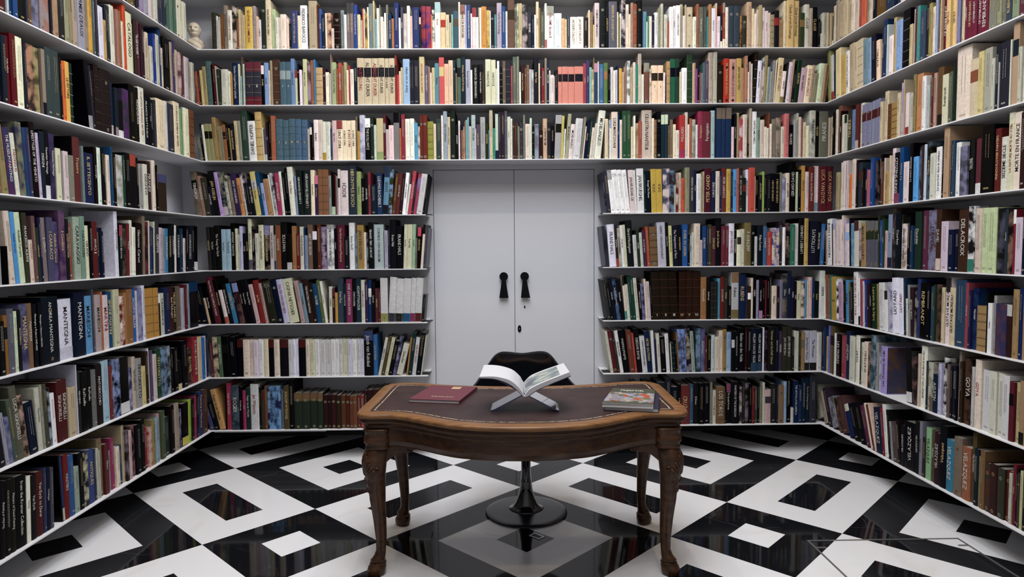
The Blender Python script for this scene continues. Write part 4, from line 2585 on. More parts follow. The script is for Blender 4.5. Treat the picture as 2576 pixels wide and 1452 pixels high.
def cname(h):
    v = [int(ch, 16) for ch in h]
    return min(NAMES, key=lambda n: sum((int(ch, 16)-q)**2*(1.0) for ch, q in zip(n[1], v)))[0]
SHELF = ['top shelf', 'seventh shelf up', 'sixth shelf up', 'fifth shelf up', 'fourth shelf up', 'third shelf up', 'second shelf up', 'bottom shelf']
def where(b):
    s = SHELF[b.row]
    if b.wall == 'L': return 'left wall, '+s
    if b.wall == 'E': return 'right wall, '+s
    if b.row < 3: return 'rear wall, '+s
    return ('left of doors, ' if b.px < 1300 else 'right of doors, ')+s
order = sorted([b for b in BOOKS if not hidden(b)], key=lambda b: -b.area)
chosen = set(id(b) for b in order[:NIND])
def adj(b):
    wd = abs(b.s1-b.s0); a = []
    if b.h > 0.315: a.append('tall')
    elif b.h < 0.2: a.append('short')
    if wd > 0.05: a.append('thick')
    elif wd < 0.014: a.append('slim')
    return ' '.join(a)
def feat(b):
    m_ = b.mods; f = []
    if 'V' in m_: return 'picture-jacket'
    if 'S' in m_: return 'ribbed-spine'
    if 'L' in m_: return 'labelled'
    if 'R' in m_: return 'stickered'
    if 'T' in m_: return '%s-topped' % cname(re.search('T(...)', b.c).group(1)).replace(' ', '-')
    if 'B' in m_: return '%s-footed' % cname(re.search('B(...)', b.c).group(1)).replace(' ', '-')
    if b.lean < -0.02: return 'left-leaning'
    if b.lean > 0.02: return 'right-leaning'
    return ''
for b in BOOKS: b.cn = cname(b.c[:3])
byrow = {}
for b in BOOKS: byrow.setdefault((b.wall, b.row), []).append(b)
for k, l in byrow.items():
    for i, b in enumerate(l): b.lf = l[i-1] if i else None; b.rt = l[i+1] if i+1 < len(l) else None; b.idx = i; b.n = len(l)
def nm(b):
    return ' '.join(x for x in (adj(b), b.cn, feat(b), 'book') if x)
def cand(b):
    base = nm(b); wh = where(b); l = b.lf.cn if b.lf else None; r = b.rt.cn if b.rt else None
    yield '%s on the %s' % (base, wh)
    if l: yield '%s right of a %s one, %s' % (base, l, wh)
    if r: yield '%s left of a %s one, %s' % (base, r, wh)
    if l and r: yield '%s between %s and %s ones, %s' % (base, l, r, wh)
    if l and r: yield '%s between %s and %s, %s' % (' '.join(x for x in (b.cn, feat(b), 'book') if x), l, nm(b.rt), wh)
    same = [q for q in byrow[(b.wall, b.row)] if nm(q) == nm(b) and where(q) == wh]
    ORD = ['first', 'second', 'third', 'fourth', 'fifth', 'sixth', 'seventh', 'eighth', 'ninth', 'tenth', 'eleventh', 'twelfth']
    yield '%s %s from the left, %s' % (ORD[min(11, same.index(b))], base, wh)
from collections import Counter
cnt = [Counter() for _ in range(6)]
allc = {id(b): list(cand(b)) for b in BOOKS}
flat_ = Counter(l for v in allc.values() for l in v)
used = set()
def label_for(b):
    for l in allc[id(b)]:
        if flat_[l] == 1 and l not in used and len(l.split()) <= 16: used.add(l); return l
    l = allc[id(b)][-1]
    k = 2
    while l in used: l = allc[id(b)][-1].replace(', ', ' (number %d), ' % k, 1); k += 1
    used.add(l); return l
rest = MB(); nind = 0
for b in BOOKS+FILL:
    X, w_ = frame(b)
    if w_ < 0.0012: continue
    if id(b) in chosen:
        c = MB(); I = Matrix.Identity(4)
        cover(c, b, w_, I); ribs(c, b, w_, I); o = c.build('book', tint=True); o.matrix_world = X
        tag(o, label_for(b), 'book', 'books on the '+where(b).replace(',', ''))
        p = MB(); pages(p, b, w_, I); p.build('page_block', o, tint=True)
        had = 'S' in b.mods; full = b.mods
        for k_, pn in (('T', 'spine_label'), ('B', 'spine_label'), ('L', 'spine_label'), ('F', 'cover_picture'), ('R', 'sticker')):
            if k_ in full:
                b.mods = {k_: full[k_]}; q = MB(); decor(q, b, w_, I); q.build(pn, o, tint=True); had = had or k_ != 'F'
        b.mods = full
        q = MB()
        if b.title or not had: lettering(q, b, w_, I)
        if q.v: q.build('title_lettering', o, tint=True)
        nind += 1
    else:
        cover(rest, b, w_, X); ribs(rest, b, w_, X); pages(rest, b, w_, X); had = decor(rest, b, w_, X)
        if (b.title or not had) and not hasattr(b, 'fill'): lettering(rest, b, w_, X)
tag(rest.build('book_mass', tint=True), 'remaining smaller books packed between the larger ones along all the shelves', 'books', kind='stuff')
print('BOOKS', len(BOOKS), 'fill', len(FILL), 'ind', nind, 'verts', len(rest.v))
# ---------------------------------------------------------------- writing desk
DC = (0.052, -1.5); DR = math.radians(-1.5)
half = [(0, -.51), (.14, -.5), (.275, -.466), (.37, -.414), (.435, -.368), (.505, -.322), (.565, -.296), (.62, -.294), (.675, -.292), (.71, -.275), (.73, -.235),
        (.733, -.15), (.729, 0), (.727, .28), (.717, .345), (.688, .385), (.64, .405), (.57, .404), (.5, .387), (.42, .355), (.28, .32), (.15, .302), (0, .297)]
ctrl = half+[(-x, y) for x, y in half[-2:0:-1]]
def spline(pts, per=8):
    n = len(pts); out = []
    for i in range(n):
        p0, p1, p2, p3 = pts[i-1], pts[i], pts[(i+1) % n], pts[(i+2) % n]
        for k in range(per):
            t = k/per
            out.append(tuple(0.5*((2*p1[d])+(-p0[d]+p2[d])*t+(2*p0[d]-5*p1[d]+4*p2[d]-p3[d])*t*t+(-p0[d]+3*p1[d]-3*p2[d]+p3[d])*t**3) for d in (0, 1)))
    return out
OUT = spline(ctrl)
def inset(pts, d):
    n = len(pts); r = []
    for i in range(n):
        a, b = Vector(pts[i-1]), Vector(pts[(i+1) % n]); t = (b-a)
        if t.length < 1e-9: t = Vector((1, 0))
        t.normalize(); nrm = Vector((-t.y, t.x)); r.append((pts[i][0]+nrm.x*d, pts[i][1]+nrm.y*d))
    return r
def smooth_ring(pts, it):
    n = len(pts)
    for _ in range(it): pts = [((pts[i-1][0]+2*pts[i][0]+pts[(i+1) % n][0])/4, (pts[i-1][1]+2*pts[i][1]+pts[(i+1) % n][1])/4) for i in range(n)]
    return pts
desk = tag(empty('writing_desk', (DC[0], DC[1], 0), DR), 'carved brown wooden writing desk with curved leather-lined top on cabriole legs', 'desk')
ZT = 0.76
def sweep(mb, prof, m, close_bottom=False):
    rings = []
    for d, z in prof:
        rings.append([(x, y, z) for x, y in smooth_ring(inset(OUT, d), 2 if d > 0.03 else 0)])
    mb.grid(rings, m, closed=True, flip=True)
    if close_bottom: n = len(rings[-1]); mb.add(rings[-1], [tuple(range(n))[::-1]], m)
LI = 0.058                        # width of the wooden rim
mb = MB(); sweep(mb, [(LI, ZT-0.002), (LI-0.0015, ZT), (0.016, ZT), (0.014, ZT-0.0015), (0.011, ZT-0.0005), (0.004, ZT-0.003), (0.0, ZT-0.010), (0.001, ZT-0.017), (0.007, ZT-0.023)], 'oak')
mb.build('desk_top', desk, smooth=True)
mb = MB(); sweep(mb, [(0.007, ZT-0.023), (0.017, ZT-0.026), (0.020, ZT-0.030), (0.013, ZT-0.034), (0.012, ZT-0.042), (0.018, ZT-0.047), (0.034, ZT-0.051), (0.040, ZT-0.060), (0.034, ZT-0.066), (0.034, ZT-0.070), (0.040, ZT-0.074)], 'walnut')
mb.build('top_moulding', desk, smooth=True)
ring = smooth_ring(inset(OUT, LI), 2); n = len(ring)
mb = MB(); mb.add([(x, y, ZT-0.0012) for x, y in ring]+[(0, 0, ZT-0.0012)], [(i, (i+1) % n, n) for i in range(n)], 'leather')
lt = mb.build('leather_inset', desk)
r1, r2 = smooth_ring(inset(OUT, LI+0.016), 4), smooth_ring(inset(OUT, LI+0.021), 4)
mb = MB(); mb.grid([[(x, y, ZT-0.0006) for x, y in r1], [(x, y, ZT-0.0006) for x, y in r2]], 'gilt', closed=True, flip=True)
tag(mb.build('tooled_border', lt), 'worn gilt tooled line')
# apron: a serpentine frieze between four corner blocks
ZA = 0.605
mb = MB(); sweep(mb, [(0.040, ZT-0.074), (0.046, ZT-0.078), (0.043, ZT-0.082), (0.044, ZT-0.118), (0.038, ZT-0.124), (0.038, ZT-0.130), (0.044, ZT-0.134), (0.042, ZT-0.147), (0.048, ZT-0.150), (0.048, ZA), (0.07, ZA)], 'walnut')
mb.build('apron', desk, smooth=True)
def ringpts(cx, cy, z, rx, ry, n=20, sq=0.75, rot=0.0):
    r = []
    for k in range(n):
        a = 2*math.pi*k/n; c, s = math.cos(a), math.sin(a)
        x = rx*math.copysign(abs(c)**sq, c); y = ry*math.copysign(abs(s)**sq, s)
        r.append((cx+x*math.cos(rot)-y*math.sin(rot), cy+x*math.sin(rot)+y*math.cos(rot), z))
    return r
def leg(sx, sy, fx, fy):
    """fx, fy: where the foot stands, desk coordinates; sx, sy say which corner"""
    ux, uy = sx*0.80, sy*0.60                       # outward direction in plan
    mb = MB(); rot = math.atan2(uy, ux)
    # corner block
    bx, by = sx*0.641, (-0.222 if sy < 0 else 0.335)
    prof = [(ZT-0.072, .066), (ZT-0.078, .070), (ZT-0.088, .062), (ZT-0.110, .0635), (ZT-0.124, .069), (ZT-0.134, .067), (ZT-0.142, .060), (ZT-0.152, .060), (ZT-0.157, .064), (ZT-0.163, .062)]
    mb.grid([ringpts(bx, by, z, r*0.88, r*0.88, 28, 0.62) for z, r in prof], 'walnut', closed=True, cap=True)
    # cabriole shaft: out at the knee, in at the ankle, out again at the foot
    sh = [(0.600, 0.000, .060), (0.575, 0.006, .060), (0.53, 0.012, .058), (0.48, 0.011, .053), (0.42, 0.004, .046), (0.34, -0.006, .0385), (0.26, -0.014, .033), (0.18, -0.017, .029), (0.115, -0.014, .0255), (0.092, -0.008, .026), (0.078, -0.001, .030), (0.070, 0.004, .034), (0.060, 0.002, .031)]
    rows = []
    sh = [(z, o+0.008*math.sin(min(1, z/0.6)*3.0), r*(0.84 if z > 0.4 else 0.80 if z > 0.1 else 0.92)) for z, o, r in sh]
    for z, o, r in sh:
        t = (0.6-z)/0.6; cx = bx+(fx-bx)*t+ux*o; cy = by+(fy-by)*t+uy*o
        rows.append(ringpts(cx, cy, z, r*1.05, r*0.92, 24, 0.85, rot))
    mb.grid(rows, 'walnut', closed=True, cap=True)
    # hoof foot with folds
    ft = [(0.062, 0.002, .031), (0.056, 0.004, .036), (0.049, 0.006, .034), (0.044, 0.008, .038), (0.030, 0.012, .040), (0.014, 0.013, .039), (0.004, 0.012, .035), (0.0, 0.012, .031)]
    mb.grid([ringpts(fx+ux*o, fy+uy*o, z, r*1.05, r*0.9, 24, 0.9, rot) for z, o, r in ft], 'walnut', closed=True, cap=True)
    o = mb.build('leg', desk, smooth=True)
    # carving: palmette fan on the knee, scrolls below, long leaf down the shin
    cv = MB()
    def rod(pts, r0, r1, k=8):
        rows = []
        for i, p in enumerate(pts):
            p = Vector(p); q = Vector(pts[min(i+1, len(pts)-1)])-Vector(pts[max(i-1, 0)]); q.normalize()
            e1 = q.cross(Vector((0, 0, 1)) if abs(q.z) < 0.9 else Vector((1, 0, 0))).normalized(); e2 = q.cross(e1)
            r = (r0+(r1-r0)*i/(len(pts)-1))*(0.35 if i in (0, len(pts)-1) else 1)
            rows.append([tuple(p+(e1*math.cos(2*math.pi*j/k)+e2*math.sin(2*math.pi*j/k))*r) for j in range(k)])
        cv.grid(rows, 'walnut', closed=True, cap=True)
    def surf(ang, z, lift=0.0):
        # point on the shaft at plan angle ang (0 = outward) and height z
        for (z0, o0, r0), (z1, o1, r1) in zip(sh, sh[1:]):
            if z0 >= z >= z1: f = (z0-z)/(z0-z1); oo = o0+(o1-o0)*f; rr = r0+(r1-r0)*f; break
        else: oo, rr = sh[-1][1:]
        t = (0.6-z)/0.6; cx = bx+(fx-bx)*t+ux*oo; cy = by+(fy-by)*t+uy*oo; a = rot+ang
        return (cx+(rr+lift)*math.cos(a), cy+(rr*0.92+lift)*math.sin(a), z)
    for side in (-1, 1):
        for k in range(6):
            a1 = side*(0.10+0.20*k)
            rod([surf(a1*f, 0.47+(0.115-0.016*k)*f, 0.003+0.003*f) for f in (0.1, 0.3, 0.5, 0.7, 0.88, 1.0)], 0.003, 0.0075)
        for cz, rr_, ca in ((0.44, 0.020, 0.55), (0.505, 0.012, 1.25), (0.40, 0.011, 0.3)):
            rod([surf(side*(ca+math.cos(q)*rr_*(1-q/11)/0.05), cz+math.sin(q)*rr_*(1-q/11), 0.003) for q in [i*0.55 for i in range(14)]], 0.0055, 0.003)
        rod([surf(side*0.35*math.sin(f*3.1), 0.39-0.23*f, 0.001) for f in (0, .15, .3, .45, .6, .75, .9, 1)], 0.005, 0.002)
    cv.build('knee_carving', o, smooth=True)
    # side brackets reaching along the apron
    for dx, dy in ((-sx, 0), (0, -sy)):
        br = MB(); n = 14; top, bot = [], []
        tx, ty = bx+ux*0.0, by
        for i in range(n+1):
            f = i/n; L_ = 0.135 if dx else 0.10
            x = tx+dx*(0.012+(L_+0.03)*f); y = ty+dy*(0.012+(L_+0.03)*f)
            zz = 0.600-0.095*(1-f)**1.9-0.022*math.exp(-((f-0.76)/0.18)**2)
            top.append((x, y, 0.612)); bot.append((x, y, zz))
        hw = 0.017; ox, oy = (0, hw) if dx else (hw, 0); sh_ = (0, -0.022*0) 
        rows = [[(p[0]-ox, p[1]-oy, p[2]) for p in top], [(p[0]-ox, p[1]-oy, p[2]) for p in bot], [(p[0]+ox, p[1]+oy, p[2]) for p in bot], [(p[0]+ox, p[1]+oy, p[2]) for p in top]]
        br.grid(rows, 'walnut', closed=False)
        br.add([r[0] for r in rows], [(0, 1, 2, 3)], 'walnut'); br.add([r[-1] for r in rows], [(3, 2, 1, 0)], 'walnut')
        br.build('bracket', o, smooth=False)
        # scroll on the end of the bracket
        if dx:
            sc_ = MB(); f = 0.76; x0_ = tx+dx*(0.045+0.135*f); yy = ty-hw if sy < 0 else ty+hw
            pts = [(x0_+math.cos(q)*0.021*(1-q/13), yy-0.001*(1 if sy < 0 else -1), 0.588+math.sin(q)*0.013*(1-q/13)) for q in [i*0.5 for i in range(20)]]
            cv2 = cv; cv = sc_; 
            rows = []
            k = 6
            for i, p in enumerate(pts):
                rows.append([(p[0], p[1]+0.0045*math.cos(2*math.pi*j/k), p[2]+0.0035*math.sin(2*math.pi*j/k)) if False else (p[0]+0.003*math.cos(2*math.pi*j/k), p[1]+0.0045*math.sin(2*math.pi*j/k), p[2]+0.003*math.cos(2*math.pi*j/k)) for j in range(k)])
            sc_.grid(rows, 'walnut', closed=True, cap=True); sc_.build('scroll_carving', o, smooth=True); cv = cv2
    return o
leg(-1, -1, -0.655, -0.190); leg(1, -1, 0.655, -0.195); leg(-1, 1, -0.632, 0.345); leg(1, 1, 0.642, 0.352)
# ---------------------------------------------------------------- tulip armchair
CX, CY = 0.088, -0.985
ch = tag(empty('armchair', (CX, CY, 0), math.radians(2)), 'glossy black moulded armchair on a round pedestal foot behind the desk', 'chair')
mb = MB(); lathe(mb, [(0.226, 0.0), (0.229, 0.003), (0.228, 0.007), (0.222, 0.0105), (0.19, 0.0145), (0.14, 0.019), (0.10, 0.025)], 72, 'black_satin'); mb.build('pedestal_base', ch, smooth=True)
mb = MB(); lathe(mb, [(0.10, 0.0245), (0.077, 0.030), (0.068, 0.040), (0.060, 0.055), (0.048, 0.085), (0.037, 0.125), (0.030, 0.18), (0.0265, 0.24), (0.027, 0.30), (0.034, 0.36), (0.055, 0.40), (0.085, 0.42)], 48, 'black_gloss'); mb.build('stem', ch, smooth=True)
def lerp_tab(tab, x):
    for (a, b), (c, d) in zip(tab, tab[1:]):
        if a <= x <= c: f = (x-a)/(c-a); f = f*f*(3-2*f); return b+(d-b)*f
    return tab[-1][1]
_RIM = [(0, .858), (28, .874), (36, .868), (50, .775), (64, .69), (85, .655), (112, .635), (138, .55), (160, .475), (180, .462)]
_RAD = [(0, .232), (30, .262), (40, .268), (55, .292), (75, .325), (95, .335), (120, .315), (150, .285), (180, .27)]
def soft(tab, a, s_=7.0):
    lin_ = lambda x: next((b0+(d0-b0)*(x-a0)/(c0-a0) for (a0, b0), (c0, d0) in zip(tab, tab[1:]) if a0 <= x <= c0), tab[-1][1])
    tot = w_s = 0.0
    for k in range(-8, 9):
        x = abs(a+k*s_*0.3); x = 360-x if x > 180 else x; g_ = math.exp(-(k*0.3)**2/1.2); tot += g_*lin_(x); w_s += g_
    return tot/w_s
def shell_pt(th, t):
    a = abs(th); rim = soft(_RIM, a); R = soft(_RAD, a)
    R0 = 0.215
    if t < 0.5:
        f = t/0.5; r = R0*f; z = 0.432+0.012*f*f
    else:
        f = (t-0.5)/0.5; g_ = f*f*(3-2*f)*0.45+f*0.55
        r = R0+(R-R0)*(math.sin(f*math.pi/2)**0.9)
        z = 0.444+(rim-0.444)*g_**1.15
    # rolled rim
    x = r*math.sin(math.radians(th)); y = r*math.cos(math.radians(th))
    return (x, y, z)
rows = [[shell_pt(-180+360*j/160, i/40) for j in range(160)] for i in range(1, 41)]
mb = MB(); mb.grid(rows, 'black_gloss', closed=True); c0 = (0, 0, 0.432)
mb.add(rows[0]+[c0], [((j+1) % 160, j, 160) for j in range(160)], 'black_gloss')
sh_o = mb.build('seat_shell', ch, smooth=True)
md = sh_o.modifiers.new('thick', 'SOLIDIFY'); md.thickness = 0.011; md.offset = -1
md = sh_o.modifiers.new('bevel', 'BEVEL'); md.width = 0.003; md.segments = 2; md.limit_method = 'ANGLE'; md.angle_limit = 1.0
# ---------------------------------------------------------------- things on the desk
DESKZ = ZT-0.0005
# acrylic X stand
SX, SY = 0.061, -1.70
st = tag(empty('book_stand', (SX, SY, DESKZ), math.radians(-3)), 'clear acrylic X-shaped book stand on the desk', 'book stand')
for sgn in (-1, 1):
    mb = MB(); t = 0.0045; Lx0, Lz0, Lx1, Lz1 = 0.150*sgn, 0.0, -0.115*sgn, 0.142
    q = Vector((Lx1-Lx0, 0, Lz1-Lz0)).normalized(); nn = Vector((-q.z, 0, q.x))*t/2*(1 if sgn < 0 else -1)
    zoff = abs(nn.z)
    y0, y1 = -0.068, 0.085
    if sgn < 0: segs = [(y0, 0.0085), (0.0085, y1)]
    A = Vector((Lx0, 0, zoff)); B = Vector((Lx1, 0, Lz1))
    ch_ = 0.02
    prof = [(A, y0+ch_), (A+q*ch_, y0), (B, y0), (B, y1), (A, y1)]
    vs = [p+nn+Vector((0, y, 0)) for p, y in prof]+[p-nn+Vector((0, y, 0)) for p, y in prof]
    k = len(prof); fs = [tuple(range(k)), tuple(range(2*k-1, k-1, -1))]
    mb.add([tuple(v) for v in vs], fs, 'acrylic'); mb.add([tuple(v) for v in vs], [(i, i+k, (i+1) % k+k, (i+1) % k) for i in range(k)], 'acrylic_edge')
    bmz = mb.build('stand_panel', st)
# open book lying on the stand: a closed section swept along y
ob = tag(empty('open_book', (0, 0, 0), 0), 'thick open art book face up on the clear stand, landscape picture on one page', 'book', 'books on the desk')
def fp(px, py, y): p = at_plane(px, py, 1, y); return (p.x, p.y, p.z)
YN, YFar = -1.795, -1.555
def curve(pts, n=14):
    out = []
    for i in range(len(pts)-1):
        p0 = pts[max(i-1, 0)]; p1 = pts[i]; p2 = pts[i+1]; p3 = pts[min(i+2, len(pts)-1)]
        for k in range(n):
            t = k/n; out.append(tuple(0.5*((2*p1[d])+(-p0[d]+p2[d])*t+(2*p0[d]-5*p1[d]+4*p2[d]-p3[d])*t*t+(-p0[d]+3*p1[d]-3*p2[d]+p3[d])*t**3) for d in (0, 1)))
    out.append(pts[-1]); return out
Ltop = [(1206, 948), (1240.9, 947.5), (1265, 951.5), (1284.7, 958.5), (1301.7, 972), (1312.7, 986), (1318.8, 998)]
Lbot = [(1206, 951.5), (1240, 953), (1265, 959.5), (1284, 968.5), (1300, 981), (1310.5, 992), (1317.6, 999.8)]
Rtop = [(1319.4, 998), (1324, 989), (1335.8, 977.5), (1362.6, 964.2), (1399, 949.5), (1433, 936.5)]
Rbot = [(1319.6, 1000.3), (1329, 997), (1350, 982.5), (1387, 965.5), (1412, 955.3), (1435.7, 945.5)]
LtopF = [(1217.7, 918.4), (1241, 918.5), (1265, 922), (1289.6, 930.6), (1306.6, 945), (1313, 955), (1317.5, 962.5)]
RtopF = [(1318, 962.5), (1322, 957), (1335.8, 944.5), (1362, 933), (1390, 923), (1417.4, 913.6)]
def block(top, bot, topf, nm_, par, m='page_white'):
    n = 14; ct = curve(top, n); cb = curve(bot, n); cf = curve(topf, n)
    N = len(ct)
    near_t = [fp(x, y, YN) for x, y in ct]; near_b = [fp(x, y, YN) for x, y in cb]; far_t = [fp(x, y, YFar) for x, y in cf]
    far_b = [(f[0], f[1], f[2]-(a[2]-b[2])) for f, a, b in zip(far_t, near_t, near_b)]
    rows = [near_t, far_t, far_b, near_b, near_t]
    mb = MB(); mb.grid(rows, m)
    for e in (0, N-1): mb.add([near_t[e], far_t[e], far_b[e], near_b[e]], [(0, 1, 2, 3)], m)
    o = mb.build(nm_, par, smooth=False)
    cvm = MB(); d = 0.0026
    nb2 = [(x, y-0.003, z-d) for x, y, z in near_b]; fb2 = [(x, y+0.003, z-d) for x, y, z in far_b]
    nb1 = [(x, y-0.003, z) for x, y, z in near_b]; fb1 = [(x, y+0.003, z) for x, y, z in far_b]
    cvm.grid([nb1, fb1, fb2, nb2, nb1], 'navy_cover')
    for e in (0, N-1): cvm.add([nb1[e], fb1[e], fb2[e], nb2[e]], [(0, 1, 2, 3)], 'navy_cover')
    cvm.build('cover', par)
    return near_t, far_t
block(Ltop, Lbot, LtopF, 'page_block', ob)
nt_, ft_ = block(Rtop, Rbot, RtopF, 'page_block', ob)
m, nt, b = mat('landscape_print', (0.2, 0.22, 0.2), 0.25); L = nt.links.new
tc = nd(nt, 'ShaderNodeUVMap'); mp = nd(nt, 'ShaderNodeMapping'); mp.inputs['Scale'].default_value = (2.2, 4.5, 1); mp.inputs['Rotation'].default_value = (0, 0, 0.3)
nz = nd(nt, 'ShaderNodeTexNoise'); nz.inputs['Scale'].default_value = 1.6; nz.inputs['Detail'].default_value = 5
L(tc.outputs[0], mp.inputs[0]); L(mp.outputs[0], nz.inputs['Vector'])
rp = nd(nt, 'ShaderNodeValToRGB'); L(nz.outputs[0], rp.inputs[0]); el = rp.color_ramp.elements
el[0].position = 0.36; el[0].color = (0.10, 0.12, 0.14, 1); el[1].position = 0.66; el[1].color = (0.46, 0.48, 0.36, 1)
e = el.new(0.5); e.color = (0.20, 0.24, 0.23, 1)
sp = nd(nt, 'ShaderNodeSeparateXYZ'); L(tc.outputs[0], sp.inputs[0])
# a dark headland in the lower middle of the picture
n2 = nd(nt, 'ShaderNodeTexNoise'); n2.inputs['Scale'].default_value = 4; L(tc.outputs[0], n2.inputs['Vector'])
vo = nd(nt, 'ShaderNodeVectorMath', operation='DISTANCE'); vo.inputs[1].default_value = (0.30, 0.45, 0); L(tc.outputs[0], vo.inputs[0])
ma = nd(nt, 'ShaderNodeMath', operation='MULTIPLY_ADD'); L(n2.outputs[0], ma.inputs[0]); ma.inputs[1].default_value = 0.5; L(vo.outputs['Value'], ma.inputs[2])
r3 = nd(nt, 'ShaderNodeValToRGB'); r3.color_ramp.elements[0].position = 0.46; r3.color_ramp.elements[1].position = 0.49; L(ma.outputs[0], r3.inputs[0])
mx = nd(nt, 'ShaderNodeMix', data_type='RGBA'); L(r3.outputs[0], mx.inputs[0]); mx.inputs[6].default_value = (0.075, 0.08, 0.10, 1); L(rp.outputs[0], mx.inputs[7]); L(mx.outputs[2], b.inputs['Base Color'])
N = len(nt_); i0, i1 = int(N*0.10), int(N*0.86); rows = []
for f in (0.10, 0.9):
    rows.append([tuple(Vector(nt_[i]).lerp(Vector(ft_[i]), f)+Vector((0, 0, 0.0012))) for i in range(i0, i1)])
mb = MB(); mb.grid(rows, 'landscape_print'); o = mb.build('printed_picture', ob)
uv = o.data.uv_layers.new(name='UVMap'); k = len(rows[0])
for lp in o.data.loops: uv.data[lp.index].uv = ((lp.vertex_index % k)/(k-1), lp.vertex_index//k)
tag(o, 'greenish landscape picture')
# maroon catalogue lying flat
def flat_book(name, c_near_l, c_near_r, c_far_r, c_far_l, z0, th_, cover_m, lab, spine_side, board=0.002):
    P4 = [Vector((*p, 0)) for p in (c_near_l, c_near_r, c_far_r, c_far_l)]
    ctr = sum(P4, Vector())/4; root = tag(empty(name, (ctr.x, ctr.y, z0)), lab, 'book', 'books on the desk')
    Q = [p-ctr for p in P4]
    def slab(za, zb, ins, m, nm_):
        mb = MB(); q = [p*(1-ins) for p in Q]
        mb.add([(p.x, p.y, za) for p in q]+[(p.x, p.y, zb) for p in q], [(3, 2, 1, 0), (4, 5, 6, 7), (0, 1, 5, 4), (1, 2, 6, 5), (2, 3, 7, 6), (3, 0, 4, 7)], m)
        return mb.build(nm_, root)
    slab(0, board, 0, cover_m, 'cover'); slab(board, th_-board, 0.018, 'page_white', 'page_block'); top = slab(th_-board, th_, 0, cover_m, 'cover')
    a, b_ = spine_side; pa, pb = Q[a], Q[b_]; inn = -(pa+pb)/2; inn.normalize()
    mb = MB(); mb.add([(p.x+o_.x, p.y+o_.y, z) for z in (0, th_) for p, o_ in ((pa, inn*0), (pb, inn*0), (pb, inn*0.003), (pa, inn*0.003))], [(0, 1, 5, 4), (1, 2, 6, 5), (2, 3, 7, 6), (3, 0, 4, 7)], cover_m)
    mb.build('spine', root)
    def uvw(u, v, dz=0.0004): # u left-right, v near-far
        n_ = Q[0].lerp(Q[1], u); f_ = Q[3].lerp(Q[2], u); p = n_.lerp(f_, v); return (p.x, p.y, th_+dz)
    return root, top, uvw
zb = DESKZ
r_, top, uvw = flat_book('book', (-0.478, -1.548), (-0.238, -1.600), (-0.168, -1.290), (-0.402, -1.236), zb, 0.016, 'maroon_cloth', 'maroon cloth catalogue lying flat on the left of the desk', (1, 2))
mb = MB(); sz = 0.090; ln = text_len('COLNAGHI')*sz
add_text(mb, 'COLNAGHI', sz, lambda a, c: uvw(0.80-a, 0.24-c*0.8, 0.0005), (0.5, 0.4, 0.25)); mb.build('title_lettering', top, tint=True)
mb = MB(); mb.add([uvw(0.52, 0.78), uvw(0.70, 0.78), uvw(0.70, 0.93), uvw(0.52, 0.93)], [(0, 1, 2, 3)], 'gold_print'); lb = mb.build('cover_label', top)
mb = MB(); add_text(mb, '260', 0.095, lambda a, c: uvw(0.685-a, 0.895-c, 0.0008), (0.08, 0.05, 0.02)); mb.build('label_lettering', lb, tint=True)
# two picture books stacked on the right
r_, top, uvw = flat_book('book', (0.408, -1.752), (0.634, -1.803), (0.708, -1.500), (0.505, -1.450), zb, 0.018, 'navy_cover', 'dark blue hardback lying under the picture-covered book on the desk', (2, 3))
m, nt, b = mat('mughal_cover', (0.1, 0.12, 0.08), 0.3); L = nt.links.new
uvn = nd(nt, 'ShaderNodeUVMap'); vr = nd(nt, 'ShaderNodeTexVoronoi'); vr.inputs['Scale'].default_value = 9; L(uvn.outputs[0], vr.inputs['Vector'])
rp = nd(nt, 'ShaderNodeValToRGB'); rp.color_ramp.interpolation = 'CONSTANT'; el = rp.color_ramp.elements
el[0].position = 0; el[0].color = (0.20, 0.20, 0.25, 1); el[1].position = 0.85; el[1].color = (0.35, 0.07, 0.03, 1)
for p_, c_ in ((0.3, (0.28, 0.28, 0.34)), (0.5, (0.24, 0.16, 0.10)), (0.62, (0.34, 0.28, 0.2)), (0.74, (0.12, 0.12, 0.08))): e = el.new(p_); e.color = (*c_, 1)
sx_ = nd(nt, 'ShaderNodeSeparateXYZ'); L(vr.outputs['Color'], sx_.inputs[0]); L(sx_.outputs[0], rp.inputs[0])
su = nd(nt, 'ShaderNodeSeparateXYZ'); L(uvn.outputs[0], su.inputs[0])
nz = nd(nt, 'ShaderNodeTexNoise'); nz.inputs['Scale'].default_value = 7; L(uvn.outputs[0], nz.inputs['Vector'])
ma = nd(nt, 'ShaderNodeMath', operation='MULTIPLY_ADD'); L(nz.outputs[0], ma.inputs[0]); ma.inputs[1].default_value = 0.35; L(su.outputs[1], ma.inputs[2])
r2 = nd(nt, 'ShaderNodeValToRGB'); e2 = r2.color_ramp.elements; e2[0].position = 0.30; e2[0].color = (1, 1, 1, 1); e2[1].position = 0.90; e2[1].color = (1, 1, 1, 1)
x_ = e2.new(0.34); x_.color = (0, 0, 0, 1); x_ = e2.new(0.86); x_.color = (0, 0, 0, 1); L(ma.outputs[0], r2.inputs[0])
mx = nd(nt, 'ShaderNodeMix', data_type='RGBA'); L(r2.outputs[0], mx.inputs[0]); L(rp.outputs[0], mx.inputs[6]); mx.inputs[7].default_value = (0.055, 0.06, 0.035, 1); L(mx.outputs[2], b.inputs['Base Color'])
mat('pale_board', (0.55, 0.56, 0.55), 0.4)
r_, top, uvw = flat_book('book', (0.396, -1.758), (0.610, -1.806), (0.690, -1.492), (0.497, -1.447), zb+0.0183, 0.017, 'pale_board', 'picture-covered book with white title topmost on the right of the desk', (1, 2))
